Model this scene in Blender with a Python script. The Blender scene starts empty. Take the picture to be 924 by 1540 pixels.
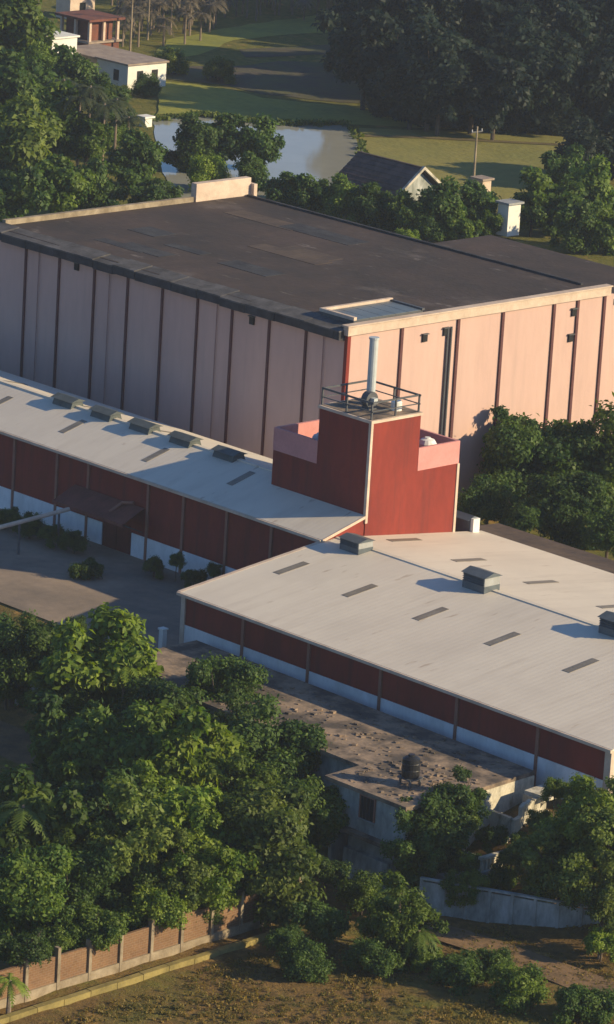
import bpy, math, random
import numpy as np
from mathutils import Matrix, Vector
PI = math.pi
scn = bpy.context.scene
COL = scn.collection

# ------------------------------------------------------------------ camera
W, H = 924, 1540
CAM = np.array([220.8487, -203.6284, 94.6064]); YAW, PIT, ROL = [math.radians(a) for a in (135.69443, 15.26964, 3.45783)]
FPX = 6522.357
_fw = np.array([math.cos(YAW)*math.cos(PIT), math.sin(YAW)*math.cos(PIT), -math.sin(PIT)])
_rt = np.array([math.sin(YAW), -math.cos(YAW), 0.0]); _up = np.cross(_rt, _fw)
_R = math.cos(ROL)*_rt + math.sin(ROL)*_up; _U = -math.sin(ROL)*_rt + math.cos(ROL)*_up
cd = bpy.data.cameras.new('camera'); cam = bpy.data.objects.new('camera', cd); COL.objects.link(cam)
cd.sensor_fit = 'VERTICAL'; cd.sensor_height = 24; cd.lens = 24*FPX/H; cd.clip_start = 1; cd.clip_end = 9000
cam.matrix_world = Matrix(((_R[0], _U[0], -_fw[0], CAM[0]), (_R[1], _U[1], -_fw[1], CAM[1]), (_R[2], _U[2], -_fw[2], CAM[2]), (0, 0, 0, 1)))
scn.camera = cam

def at(u, v, z):                      # survey helper: where the line of sight meets height z
    d = _fw + _R*(u-W/2)/FPX - _U*(v-H/2)/FPX
    return CAM + d*((z-CAM[2])/d[2])
def depth(p): return float((np.asarray(p)-CAM) @ _fw)

# ------------------------------------------------------------------ light
SUN_EL, SUN_AZ = math.radians(23.0), math.radians(32.0)      # azimuth counted from +x towards +y
sdir = Vector((math.cos(SUN_EL)*math.cos(SUN_AZ), math.cos(SUN_EL)*math.sin(SUN_AZ), math.sin(SUN_EL)))
wd = bpy.data.worlds.new('World'); scn.world = wd; wd.use_nodes = True
nt = wd.node_tree; bg = nt.nodes['Background']
sky = nt.nodes.new('ShaderNodeTexSky'); sky.sky_type = 'NISHITA'; sky.sun_disc = False
sky.sun_elevation = SUN_EL; sky.sun_rotation = math.radians(90) - SUN_AZ; sky.air_density = 1.0; sky.dust_density = 0.4; sky.ozone_density = 7.0
nt.links.new(sky.outputs[0], bg.inputs[0]); bg.inputs[1].default_value = 0.10
sd = bpy.data.lights.new('sun', 'SUN'); sun = bpy.data.objects.new('sun', sd); COL.objects.link(sun)
sd.energy = 5.0; sd.angle = math.radians(0.6); sd.color = (1.0, 0.80, 0.48)
sun.rotation_euler = sdir.to_track_quat('Z', 'Y').to_euler(); sun.location = (0, 0, 200)
vs = scn.view_settings; vs.view_transform = 'Standard'; vs.look = 'None'; vs.gamma = 1; vs.exposure = 0.45
vs.use_curve_mapping = False
scn.cycles.max_bounces = 6; scn.cycles.diffuse_bounces = 3; scn.cycles.glossy_bounces = 2; scn.cycles.transmission_bounces = 2

# ------------------------------------------------------------------ materials
def mat(name, col, rough=0.8, var=0.25, scale=1.0, bump=0.0, bscale=None, col2=None, stretch=(1, 1, 1), spec=0.3, metal=0.0, thr=(0.35, 0.65), rnd=0.0, extra=None):
    m = bpy.data.materials.new(name); m.use_nodes = True; t = m.node_tree; N = t.nodes; L = t.links
    b = N['Principled BSDF']; b.inputs['Roughness'].default_value = rough; b.inputs['Metallic'].default_value = metal
    b.inputs['Specular IOR Level'].default_value = spec
    tc = N.new('ShaderNodeTexCoord'); mp = N.new('ShaderNodeMapping'); mp.inputs['Scale'].default_value = stretch
    geo = N.new('ShaderNodeNewGeometry'); L.new(geo.outputs['Position'], mp.inputs['Vector'])
    nz = N.new('ShaderNodeTexNoise'); nz.inputs['Scale'].default_value = scale; nz.inputs['Detail'].default_value = 6; nz.inputs['Roughness'].default_value = 0.62
    L.new(mp.outputs[0], nz.inputs['Vector'])
    r = N.new('ShaderNodeMapRange'); r.inputs['From Min'].default_value = thr[0]; r.inputs['From Max'].default_value = thr[1]
    L.new(nz.outputs['Fac'], r.inputs['Value'])
    mx = N.new('ShaderNodeMix'); mx.data_type = 'RGBA'
    c2 = col2 if col2 else tuple(c*(1-var) for c in col)
    mx.inputs['A'].default_value = (*col, 1); mx.inputs['B'].default_value = (*c2, 1)
    L.new(r.outputs[0], mx.inputs['Factor'])
    out = mx.outputs['Result']
    # fine grain
    n2 = N.new('ShaderNodeTexNoise'); n2.inputs['Scale'].default_value = scale*9; n2.inputs['Detail'].default_value = 4
    L.new(mp.outputs[0], n2.inputs['Vector'])
    r2 = N.new('ShaderNodeMapRange'); r2.inputs['To Min'].default_value = 1-var*0.8; r2.inputs['To Max'].default_value = 1+var*0.8
    L.new(n2.outputs['Fac'], r2.inputs['Value'])
    m2 = N.new('ShaderNodeMix'); m2.data_type = 'RGBA'; m2.blend_type = 'MULTIPLY'; m2.inputs['Factor'].default_value = 1
    cmb = N.new('ShaderNodeCombineColor')
    for k in range(3): L.new(r2.outputs[0], cmb.inputs[k])
    L.new(out, m2.inputs['A']); L.new(cmb.outputs[0], m2.inputs['B']); out = m2.outputs['Result']
    if rnd:
        oi = N.new('ShaderNodeObjectInfo'); r3 = N.new('ShaderNodeMapRange'); r3.inputs['To Min'].default_value = 1-rnd; r3.inputs['To Max'].default_value = 1+rnd
        L.new(oi.outputs['Random'], r3.inputs['Value'])
        hs = N.new('ShaderNodeHueSaturation'); L.new(r3.outputs[0], hs.inputs['Value']); L.new(out, hs.inputs['Color']); out = hs.outputs[0]
    L.new(out, b.inputs['Base Color'])
    if bump:
        bp = N.new('ShaderNodeBump'); bp.inputs['Strength'].default_value = 1; bp.inputs['Distance'].default_value = bump
        n3 = N.new('ShaderNodeTexNoise'); n3.inputs['Scale'].default_value = bscale or scale*6; n3.inputs['Detail'].default_value = 5
        L.new(geo.outputs['Position'], n3.inputs['Vector']); L.new(n3.outputs['Fac'], bp.inputs['Height']); L.new(bp.outputs[0], b.inputs['Normal'])
    if extra: extra(m, N, L, b, geo)
    return m

def corrugate(axis='X', period=0.55, depth_=0.05):
    def f(m, N, L, b, geo):
        w = N.new('ShaderNodeTexWave'); w.wave_type = 'BANDS'; w.bands_direction = axis; w.inputs['Scale'].default_value = 0.314/period
        L.new(geo.outputs['Position'], w.inputs['Vector'])
        bp = N.new('ShaderNodeBump'); bp.inputs['Distance'].default_value = depth_; bp.inputs['Strength'].default_value = 0.25
        L.new(w.outputs['Fac'], bp.inputs['Height']); L.new(bp.outputs[0], b.inputs['Normal'])
    return f

def leafmat(name, dark, light, rnd=0.22):
    m = bpy.data.materials.new(name); m.use_nodes = True; t = m.node_tree; N = t.nodes; L = t.links
    b = N['Principled BSDF']; b.inputs['Roughness'].default_value = 0.55; b.inputs['Specular IOR Level'].default_value = 0.25
    a = N.new('ShaderNodeAttribute'); a.attribute_name = 'tint'
    mx = N.new('ShaderNodeMix'); mx.data_type = 'RGBA'; mx.inputs['A'].default_value = (*dark, 1); mx.inputs['B'].default_value = (*light, 1)
    L.new(a.outputs['Fac'], mx.inputs['Factor'])
    oi = N.new('ShaderNodeObjectInfo'); r3 = N.new('ShaderNodeMapRange'); r3.inputs['To Min'].default_value = 1-rnd; r3.inputs['To Max'].default_value = 1+rnd
    L.new(oi.outputs['Random'], r3.inputs['Value'])
    hs = N.new('ShaderNodeHueSaturation'); L.new(r3.outputs[0], hs.inputs['Value']); L.new(mx.outputs['Result'], hs.inputs['Color'])
    L.new(hs.outputs[0], b.inputs['Base Color'])
    tr = N.new('ShaderNodeBsdfTranslucent'); hs2 = N.new('ShaderNodeHueSaturation'); hs2.inputs['Hue'].default_value = 0.50; hs2.inputs['Saturation'].default_value = 1.15; hs2.inputs['Value'].default_value = 1.2
    L.new(hs.outputs[0], hs2.inputs['Color']); L.new(hs2.outputs[0], tr.inputs['Color'])
    ms = N.new('ShaderNodeMixShader'); ms.inputs[0].default_value = 0.42
    L.new(b.outputs[0], ms.inputs[1]); L.new(tr.outputs[0], ms.inputs[2]); L.new(ms.outputs[0], N['Material Output'].inputs['Surface'])
    return m

M = {}
M['white_plinth'] = mat('white_plinth', (0.80, 0.81, 0.82), 0.8, 0.14, 0.5, 0.01, 4, col2=(0.62, 0.63, 0.63), stretch=(1, 1, 0.4))
M['cream'] = mat('cream_trim', (0.62, 0.50, 0.40), 0.75, 0.15, 0.8, col2=(0.48, 0.37, 0.29))
M['post'] = mat('brown_post', (0.30, 0.14, 0.10), 0.8, 0.2, 0.8)
def streaks(dark, amt, lo=.5, hi=.72, sc_=1.3, zs=.05):
    def f(m, N, L, b, geo):
        old = b.inputs['Base Color'].links[0].from_socket
        mp = N.new('ShaderNodeMapping'); mp.inputs['Scale'].default_value = (1, 1, zs); L.new(geo.outputs['Position'], mp.inputs['Vector'])
        n = N.new('ShaderNodeTexNoise'); n.inputs['Scale'].default_value = sc_; n.inputs['Detail'].default_value = 6; n.inputs['Roughness'].default_value = .65; L.new(mp.outputs[0], n.inputs['Vector'])
        r = N.new('ShaderNodeMapRange'); r.inputs['From Min'].default_value = lo; r.inputs['From Max'].default_value = hi; r.inputs['To Max'].default_value = amt; L.new(n.outputs['Fac'], r.inputs['Value'])
        x = N.new('ShaderNodeMix'); x.data_type = 'RGBA'; L.new(r.outputs[0], x.inputs['Factor']); L.new(old, x.inputs['A']); x.inputs['B'].default_value = (*dark, 1)
        L.new(x.outputs['Result'], b.inputs['Base Color'])
    return f
M['pink'] = mat('pink_wall', (0.57, 0.39, 0.335), 0.85, 0.10, 0.18, 0.008, 3, col2=(0.51, 0.345, 0.30), stretch=(1, 1, 0.3), thr=(0.3, 0.7), extra=streaks((.40, .29, .25), .4, .52, .74))
M['pink_parapet'] = mat('rose_parapet', (0.62, 0.27, 0.25), 0.8, 0.15, 0.5)
M['pilaster_red'] = mat('dull_red_strip', (0.12, 0.05, 0.05), 0.85, 0.25, 1.0)
def roofx(m, N, L, b, geo):
    corrugate('X', 0.5, 0.012)(m, N, L, b, geo)
    old = b.inputs['Base Color'].links[0].from_socket
    for sc_, st, lo, hi, colr, mxv in ((.9, (1, .06, 1), .52, .75, (.48, .41, .33, 1), .40), (.16, (1, 1, 1), .50, .72, (.56, .50, .42, 1), .5), (1.6, (1, .2, 1), .66, .74, (.30, .20, .13, 1), .5)):
        mp = N.new('ShaderNodeMapping'); mp.inputs['Scale'].default_value = st; L.new(geo.outputs['Position'], mp.inputs['Vector'])
        n = N.new('ShaderNodeTexNoise'); n.inputs['Scale'].default_value = sc_; n.inputs['Detail'].default_value = 5; L.new(mp.outputs[0], n.inputs['Vector'])
        r = N.new('ShaderNodeMapRange'); r.inputs['From Min'].default_value = lo; r.inputs['From Max'].default_value = hi; r.inputs['To Max'].default_value = mxv; L.new(n.outputs['Fac'], r.inputs['Value'])
        x = N.new('ShaderNodeMix'); x.data_type = 'RGBA'; L.new(r.outputs[0], x.inputs['Factor']); L.new(old, x.inputs['A']); x.inputs['B'].default_value = colr; old = x.outputs['Result']
    L.new(old, b.inputs['Base Color'])
M['roof_sheet'] = mat('pale_roof_sheet', (0.68, 0.61, 0.505), 0.6, 0.06, 0.22, col2=(0.63, 0.56, 0.465), stretch=(1, 0.35, 1), spec=0.3, extra=roofx)
M['red'] = mat('red_factory_paint', (0.235, 0.033, 0.021), 0.75, 0.22, 0.35, 0.01, 3, col2=(0.175, 0.024, 0.017), stretch=(1, 1, 0.35), extra=streaks((.10, .024, .022), .6, .5, .72))
M['skylight'] = mat('dull_skylight_sheet', (0.23, 0.205, 0.17), 0.5, 0.3, 0.6, extra=corrugate('X', 0.5, 0.03))
def blotches(m, N, L, b, geo):
    old = b.inputs['Base Color'].links[0].from_socket
    for sc_, lo, hi, colr, st in ((0.10, .56, .72, (0.16, 0.135, 0.125, 1), (1, 1.6, 1)), (0.45, .62, .70, (0.19, 0.165, 0.15, 1), (.5, 1.4, 1))):
        mp = N.new('ShaderNodeMapping'); mp.inputs['Scale'].default_value = st; mp.inputs['Location'].default_value = (7.3, 2.1, 0); L.new(geo.outputs['Position'], mp.inputs['Vector'])
        n = N.new('ShaderNodeTexNoise'); n.inputs['Scale'].default_value = sc_; n.inputs['Detail'].default_value = 8; n.inputs['Roughness'].default_value = .68; L.new(mp.outputs[0], n.inputs['Vector'])
        r = N.new('ShaderNodeMapRange'); r.inputs['From Min'].default_value = lo; r.inputs['From Max'].default_value = hi; r.inputs['To Max'].default_value = .75; L.new(n.outputs['Fac'], r.inputs['Value'])
        x = N.new('ShaderNodeMix'); x.data_type = 'RGBA'; L.new(r.outputs[0], x.inputs['Factor']); L.new(old, x.inputs['A']); x.inputs['B'].default_value = colr; old = x.outputs['Result']
    L.new(old, b.inputs['Base Color'])
M['dark_roof'] = mat('weathered_dark_roof', (0.072, 0.050, 0.043), 0.9, 0.35, 0.12, 0.03, 2.5, col2=(0.036, 0.030, 0.029), thr=(0.32, 0.66), extra=blotches)
M['pink_drain'] = mat('pink_painted_pipe', (0.36, 0.235, 0.215), 0.8, 0.2, 1.0)
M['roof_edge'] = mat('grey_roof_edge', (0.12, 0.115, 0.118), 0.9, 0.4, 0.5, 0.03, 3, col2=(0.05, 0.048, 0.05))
M['ridge_vent'] = mat('dark_ridge_vent', (0.095, 0.112, 0.112), 0.6, 0.3, 1.5)
M['lean_roof'] = mat('brown_asbestos_roof', (0.11, 0.08, 0.06), 0.9, 0.35, 0.4, 0.03, 3, col2=(0.06, 0.045, 0.04), extra=corrugate('X', 0.7, 0.05))
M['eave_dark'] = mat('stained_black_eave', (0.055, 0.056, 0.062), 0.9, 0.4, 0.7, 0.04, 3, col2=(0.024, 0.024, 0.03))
M['dirty_roof'] = mat('dirty_concrete_roof', (0.29, 0.215, 0.155), 0.95, 0.4, 0.5, 0.05, 2, col2=(0.09, 0.075, 0.064), thr=(0.40, 0.58))
M['whitewash'] = mat('faded_whitewash', (0.50, 0.52, 0.51), 0.9, 0.3, 0.8, 0.015, 3, col2=(0.20, 0.22, 0.20), stretch=(1, 1, 0.4))
M['stucco'] = mat('mouldy_white_stucco', (0.56, 0.52, 0.43), 0.9, 0.35, 1.1, 0.03, 4, col2=(0.20, 0.185, 0.14), stretch=(1, 1, 0.5), thr=(0.45, 0.7))
M['black'] = mat('black_opening', (0.012, 0.012, 0.014), 0.7, 0.2, 1)
M['tank_black'] = mat('black_tank_plastic', (0.02, 0.021, 0.024), 0.35, 0.2, 1)
M['metal'] = mat('grey_metal', (0.55, 0.59, 0.60), 0.45, 0.12, 1.5, metal=0.2)
M['metal_dark'] = mat('dark_steel', (0.095, 0.10, 0.11), 0.55, 0.25, 1.5)
M['vent'] = mat('weathered_vent_metal', (0.105, 0.125, 0.14), 0.5, 0.25, 1.5)
M['vent_pale'] = mat('vent_end_plate', (0.34, 0.35, 0.35), 0.6, 0.2, 1.5)
M['white'] = mat('white_paint', (0.75, 0.74, 0.70), 0.7, 0.1, 1.0)
M['door'] = mat('dark_red_door', (0.16, 0.028, 0.02), 0.7, 0.25, 0.8)
M['canopy'] = mat('rust_canopy_sheet', (0.20, 0.065, 0.05), 0.8, 0.3, 0.8, extra=corrugate('X', 0.4, 0.04))
M['bluewater_glass'] = mat('hatch_sheet', (0.13, 0.16, 0.185), 0.4, 0.2, 0.7)
M['asphalt'] = mat('worn_asphalt', (0.29, 0.225, 0.17), 0.95, 0.25, 0.15, 0.02, 6, col2=(0.17, 0.14, 0.115))
M['tile'] = mat('dark_roof_tile', (0.12, 0.075, 0.066), 0.85, 0.4, 1.0, col2=(0.05, 0.036, 0.036), rnd=0.2)
M['brick'] = mat('raw_brick', (0.20, 0.075, 0.05), 0.9, 0.3, 1.0, col2=(0.11, 0.05, 0.04))
M['bark'] = mat('bark', (0.11, 0.085, 0.065), 0.95, 0.35, 1.5, 0.03, 6)
M['bark_pale'] = mat('palm_bark', (0.24, 0.19, 0.15), 0.95, 0.3, 1.5, 0.03, 6)
M['concrete'] = mat('pale_concrete', (0.34, 0.28, 0.20), 0.9, 0.25, 1.0, 0.02, 5, col2=(0.19, 0.15, 0.10))
M['yellow'] = mat('yellowish_coping', (0.30, 0.24, 0.085), 0.85, 0.3, 0.8, col2=(0.17, 0.14, 0.05))
M['tin'] = mat('pale_tin_roof', (0.36, 0.29, 0.23), 0.7, 0.25, 0.8, col2=(0.24, 0.19, 0.16))
M['path'] = mat('dusty_path', (0.23, 0.145, 0.075), 0.95, 0.25, 0.5, 0.05, 4, col2=(0.12, 0.08, 0.045))
M['field'] = mat('brown_paddy', (0.235, 0.205, 0.054), 0.95, 0.3, 0.06, 0.1, 1.5, col2=(0.170, 0.170, 0.045), stretch=(1, 1, 1))
M['field_shadow'] = mat('field_in_wood_shadow', (0.070, 0.052, 0.046), 0.95, 0.3, 0.14, 0.1, 1.5, col2=(0.085, 0.090, 0.030))  # field colour darkened to paint in the shadow cast by the wood
M['field_green'] = mat('green_paddy', (0.265, 0.265, 0.042), 0.95, 0.3, 0.10, 0.1, 1.5, col2=(0.180, 0.195, 0.038))
M['bund'] = mat('earth_bund', (0.15, 0.12, 0.05), 0.95, 0.3, 0.3, 0.05, 3)
M['water'] = mat('pond_water', (0.34, 0.34, 0.29), 0.08, 0.12, 0.05, 0.004, 1.2, spec=0.5)

def ground_mat():
    m = bpy.data.materials.new('grass_and_soil'); m.use_nodes = True; N = m.node_tree.nodes; L = m.node_tree.links
    b = N['Principled BSDF']; b.inputs['Roughness'].default_value = 0.95; b.inputs['Specular IOR Level'].default_value = 0.1
    geo = N.new('ShaderNodeNewGeometry')
    def noise(s, d=6, r=0.6):
        n = N.new('ShaderNodeTexNoise'); n.inputs['Scale'].default_value = s; n.inputs['Detail'].default_value = d; n.inputs['Roughness'].default_value = r
        L.new(geo.outputs['Position'], n.inputs['Vector']); return n.outputs['Fac']
    def mix(f, a, b_):
        x = N.new('ShaderNodeMix'); x.data_type = 'RGBA'; L.new(f, x.inputs['Factor'])
        for s, v in (('A', a), ('B', b_)):
            if isinstance(v, tuple): x.inputs[s].default_value = (*v, 1)
            else: L.new(v, x.inputs[s])
        return x.outputs['Result']
    def rng(v, a, b_):
        r = N.new('ShaderNodeMapRange'); r.inputs['From Min'].default_value = a; r.inputs['From Max'].default_value = b_; L.new(v, r.inputs['Value']); return r.outputs[0]
    green = mix(rng(noise(0.9, 8), 0.35, 0.65), (0.10, 0.11, 0.026), (0.18, 0.165, 0.042))
    soil = mix(rng(noise(1.7, 8), 0.35, 0.65), (0.215, 0.135, 0.050), (0.125, 0.085, 0.036))
    sp = N.new('ShaderNodeSeparateXYZ'); L.new(geo.outputs['Position'], sp.inputs[0])
    far = rng(sp.outputs['Y'], 20, 70); sub = N.new('ShaderNodeMath'); sub.operation = 'MULTIPLY_ADD'; sub.inputs[1].default_value = -.22
    L.new(far, sub.inputs[0]); L.new(noise(0.11, 7, 0.7), sub.inputs[2])
    c = mix(rng(sub.outputs[0], 0.37, 0.52), green, soil)
    straw = mix(rng(noise(0.33, 8, 0.7), 0.56, 0.66), c, (0.32, 0.20, 0.07))
    L.new(straw, b.inputs['Base Color'])
    bp = N.new('ShaderNodeBump'); bp.inputs['Distance'].default_value = 0.25; L.new(noise(2.2, 8, 0.7), bp.inputs['Height']); L.new(bp.outputs[0], b.inputs['Normal'])
    return m
M['ground'] = ground_mat()

def brick_extra(m, N, L, b, geo):
    tx = N.new('ShaderNodeTexBrick'); tx.inputs['Scale'].default_value = 1.0; tx.inputs['Brick Width'].default_value = 0.4; tx.inputs['Row Height'].default_value = 0.16
    tx.inputs['Mortar Size'].default_value = 0.018
    tx.inputs['Color1'].default_value = (0.27, 0.135, 0.065, 1); tx.inputs['Color2'].default_value = (0.19, 0.10, 0.05, 1); tx.inputs['Mortar'].default_value = (0.30, 0.22, 0.15, 1)
    sp = N.new('ShaderNodeSeparateXYZ'); cb = N.new('ShaderNodeCombineXYZ'); L.new(geo.outputs['Position'], sp.inputs[0])
    L.new(sp.outputs['Y'], cb.inputs['X']); L.new(sp.outputs['Z'], cb.inputs['Y']); L.new(cb.outputs[0], tx.inputs['Vector'])
    mx = N.new('ShaderNodeMix'); mx.data_type = 'RGBA'; mx.inputs['Factor'].default_value = 0.55
    old = b.inputs['Base Color'].links[0].from_socket
    L.new(tx.outputs['Color'], mx.inputs['A']); L.new(old, mx.inputs['B']); L.new(mx.outputs['Result'], b.inputs['Base Color'])
M['brick_wall'] = mat('weathered_brickwork', (0.20, 0.125, 0.070), 0.95, 0.4, 0.6, 0.02, 5, col2=(0.10, 0.060, 0.036), extra=brick_extra)

LEAF = {
 'dark':   leafmat('leaf_dark',   (0.034, 0.074, 0.023), (0.115, 0.185, 0.040)),
 'mid':    leafmat('leaf_mid',    (0.048, 0.100, 0.022), (0.170, 0.240, 0.042)),
 'bright': leafmat('leaf_bright', (0.075, 0.145, 0.020), (0.270, 0.350, 0.054)),
 'olive':  leafmat('leaf_olive',  (0.056, 0.102, 0.024), (0.195, 0.245, 0.052)),
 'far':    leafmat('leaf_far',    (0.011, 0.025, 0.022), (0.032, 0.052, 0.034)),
 'palm':   leafmat('leaf_palm',   (0.030, 0.048, 0.022), (0.080, 0.095, 0.040)),
 'plantation': leafmat('leaf_plantation', (0.070, 0.066, 0.045), (0.20, 0.165, 0.115)),
}

# ------------------------------------------------------------------ mesh helpers
ORG = {}
class MB:
    def __init__(s): s.v = []; s.f = []
    def box(s, x0, x1, y0, y1, z0, z1):
        n = len(s.v); s.v += [(x0, y0, z0), (x1, y0, z0), (x1, y1, z0), (x0, y1, z0), (x0, y0, z1), (x1, y0, z1), (x1, y1, z1), (x0, y1, z1)]
        s.f += [tuple(n+i for i in q) for q in ((3, 2, 1, 0), (4, 5, 6, 7), (0, 1, 5, 4), (1, 2, 6, 5), (2, 3, 7, 6), (3, 0, 4, 7))]; return s
    def prism(s, pts, off):           # polygon swept by a vector
        n = len(s.v); k = len(pts); s.v += [tuple(p) for p in pts] + [tuple(np.array(p)+np.array(off)) for p in pts]
        s.f.append(tuple(range(n, n+k))); s.f.append(tuple(n+k+i for i in reversed(range(k))))
        s.f += [(n+(i+1) % k, n+i, n+k+i, n+k+(i+1) % k) for i in range(k)]; return s
    def tube(s, pts, rads, seg=8):
        n = len(s.v); P = [np.array(p, float) for p in pts]
        for i, p in enumerate(P):
            t = P[min(i+1, len(P)-1)] - P[max(i-1, 0)]; t /= np.linalg.norm(t)+1e-9
            a = np.cross(t, (0, 0, 1) if abs(t[2]) < 0.9 else (1, 0, 0)); a /= np.linalg.norm(a); b = np.cross(t, a)
            for k in range(seg): s.v.append(tuple(p + rads[i]*(a*math.cos(2*PI*k/seg)+b*math.sin(2*PI*k/seg))))
        for i in range(len(P)-1):
            for k in range(seg): s.f.append((n+i*seg+k, n+i*seg+(k+1) % seg, n+(i+1)*seg+(k+1) % seg, n+(i+1)*seg+k))
        s.f.append(tuple(n+k for k in reversed(range(seg)))); s.f.append(tuple(n+(len(P)-1)*seg+k for k in range(seg))); return s
    def build(s, name, m, parent=None, label=None, kind=None):
        o = ORG.get(parent.name, (0, 0, 0)) if parent else (0, 0, 0)
        me = bpy.data.meshes.new(name); me.from_pydata([(x-o[0], y-o[1], z-o[2]) for x, y, z in s.v], [], s.f); me.update()
        import bmesh
        bm = bmesh.new(); bm.from_mesh(me); bmesh.ops.recalc_face_normals(bm, faces=bm.faces); bm.to_mesh(me); bm.free()
        ob = bpy.data.objects.new(name, me); COL.objects.link(ob); me.materials.append(M[m] if isinstance(m, str) else m)
        if parent: ob.parent = parent; ORG[ob.name] = o
        if label: ob['label'] = label
        if kind: ob['kind'] = kind
        return ob
def box(*a): return MB().box(*a)
def thing(name, label, cat, loc=(0, 0, 0), group=None):
    o = bpy.data.objects.new(name, None); COL.objects.link(o); o.location = loc; o['label'] = label; o['category'] = cat
    o.empty_display_size = 0.5
    if group: o['group'] = group
    ORG[o.name] = tuple(loc); return o
def copy_to(src, dx, parent=None):
    c = src.copy(); COL.objects.link(c); c.location = Vector(src.location)+Vector(dx)
    if parent: c.parent = parent
    ORG[c.name] = tuple(np.array(ORG.get(src.name, (0, 0, 0)))); return c
def copy_part(src, dx):
    c = copy_to(src, dx, src.parent)
    for ch in list(src.children):
        k = ch.copy(); COL.objects.link(k); k.parent = c
    return c
def sheet(name, pts, z, m, kind='structure', sub=None):
    me = bpy.data.meshes.new(name)
    P = [(p[0], p[1], z if len(p) < 3 else p[2]) for p in pts]
    me.from_pydata(P, [], [tuple(range(len(P)))]); me.update()
    if me.polygons[0].normal.z < 0: me.flip_normals()
    o = bpy.data.objects.new(name, me); COL.objects.link(o); me.materials.append(M[m]); o['kind'] = kind; return o
def pxsheet(name, pts, z, m, jag=0.0, seed=1):
    rg = random.Random(seed); Q = [at(u, v, z)[:2] for u, v in pts]; out = []
    for i, p in enumerate(Q):
        q = Q[(i+1) % len(Q)]; n = max(1, int(np.linalg.norm(q-p)/3.0)) if jag else 1
        for k in range(n):
            out.append((p+(q-p)*k/n) + (np.array([rg.uniform(-jag, jag), rg.uniform(-jag, jag)]) if k else 0))
    return sheet(name, out, z, m)

# ------------------------------------------------------------------ ground
def sm(a, b, t): t = min(1, max(0, (t-a)/(b-a))); return t*t*(3-2*t)
def T(x, y):
    z = 1.4 - 4.4*sm(-3, -12, y) if y < 0 else 1.4 - 1.4*sm(34, 66, y)
    return z
def sline(lo, hi, step): return list(np.arange(lo, hi+step/2, step))
xs = [-6000, -3000, -1500, -800] + sline(-500, -100, 20) + sline(-90, 120, 3) + [140, 180, 250, 400, 800, 1500, 3000, 6000]
ys = [-6000, -3000, -1500, -800, -400, -250, -150, -100] + sline(-80, 80, 2.5) + sline(90, 400, 15) + [500, 700, 1000, 1800, 3500, 6000]
rg = random.Random(5)
gv = []
for y in ys:
    for x in xs:
        j = rg.uniform(-.12, .12) if (abs(x) < 130 and -80 < y < -14) else 0
        gv.append((x, y, T(x, y)+j))
nx = len(xs); gf = [(j*nx+i, j*nx+i+1, (j+1)*nx+i+1, (j+1)*nx+i) for j in range(len(ys)-1) for i in range(nx-1)]
me = bpy.data.meshes.new('ground'); me.from_pydata(gv, [], gf); me.update(); me.materials.append(M['ground'])
for p in me.polygons: p.use_smooth = True
g = bpy.data.objects.new('ground', me); COL.objects.link(g); g['kind'] = 'structure'

sheet('paved_yard', [(-70, -2.8), (1, -2.8), (1, 14.0), (-70, 14.0)], 1.43, 'asphalt')
pxsheet('pond', [(228, 182), (262, 177), (300, 175), (360, 178), (430, 188), (480, 187), (522, 189), (536, 208), (549, 232), (552, 248), (540, 275), (505, 305), (420, 325), (330, 330), (280, 310), (252, 285), (243, 250), (236, 215)], 0.05, 'water', 0.35, 3)
pxsheet('paddy_field', [(536, 192), (640, 196), (760, 198), (850, 206), (862, 240), (840, 275), (800, 320), (700, 345), (560, 330), (551, 270), (560, 246), (548, 214)], 0.09, 'field', 0.5, 4)
pxsheet('wood_shadow_patch', [(345, 100), (420, 92), (545, 98), (600, 140), (560, 156), (470, 150), (395, 142), (340, 128), (240, 118), (252, 100)], 0.06, 'field_shadow', 0.6, 6)  # dark sheet painting the trees' shadow onto the far field
pxsheet('green_field', [(250, 60), (360, 40), (480, 22), (545, 14), (545, 46), (430, 52), (352, 60), (300, 82), (230, 90)], 0.06, 'field_green', 0.6, 7)
pxsheet('grass_bank', [(240, 122), (340, 133), (395, 147), (470, 155), (560, 160), (660, 188), (850, 203), (760, 196), (640, 193), (530, 187), (430, 184), (330, 170), (236, 172)], 0.12, 'field_green', 0.5, 8)
pxsheet('wood_shadow_strip', [(360, 74), (440, 70), (545, 66), (545, 80), (440, 84), (370, 86)], 0.07, 'field_shadow', 0.5, 9)  # narrow band of the same painted tree shadow
pxsheet('earth_bund', [(545, 202), (640, 205), (770, 212), (850, 216), (850, 219), (770, 215), (640, 208), (545, 205)], 0.16, 'bund')
pxsheet('dirt_path', [(-60, 1065), (0, 1078), (60, 1100), (75, 1150), (20, 1148), (-60, 1120)], -2.93, 'path', 0.3, 2)
pxsheet('sandy_track', [(640, 1384), (700, 1398), (780, 1424), (860, 1452), (930, 1478), (930, 1506), (850, 1484), (760, 1446), (690, 1424), (610, 1398)], -2.86, 'path', 0.35, 12)

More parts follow.
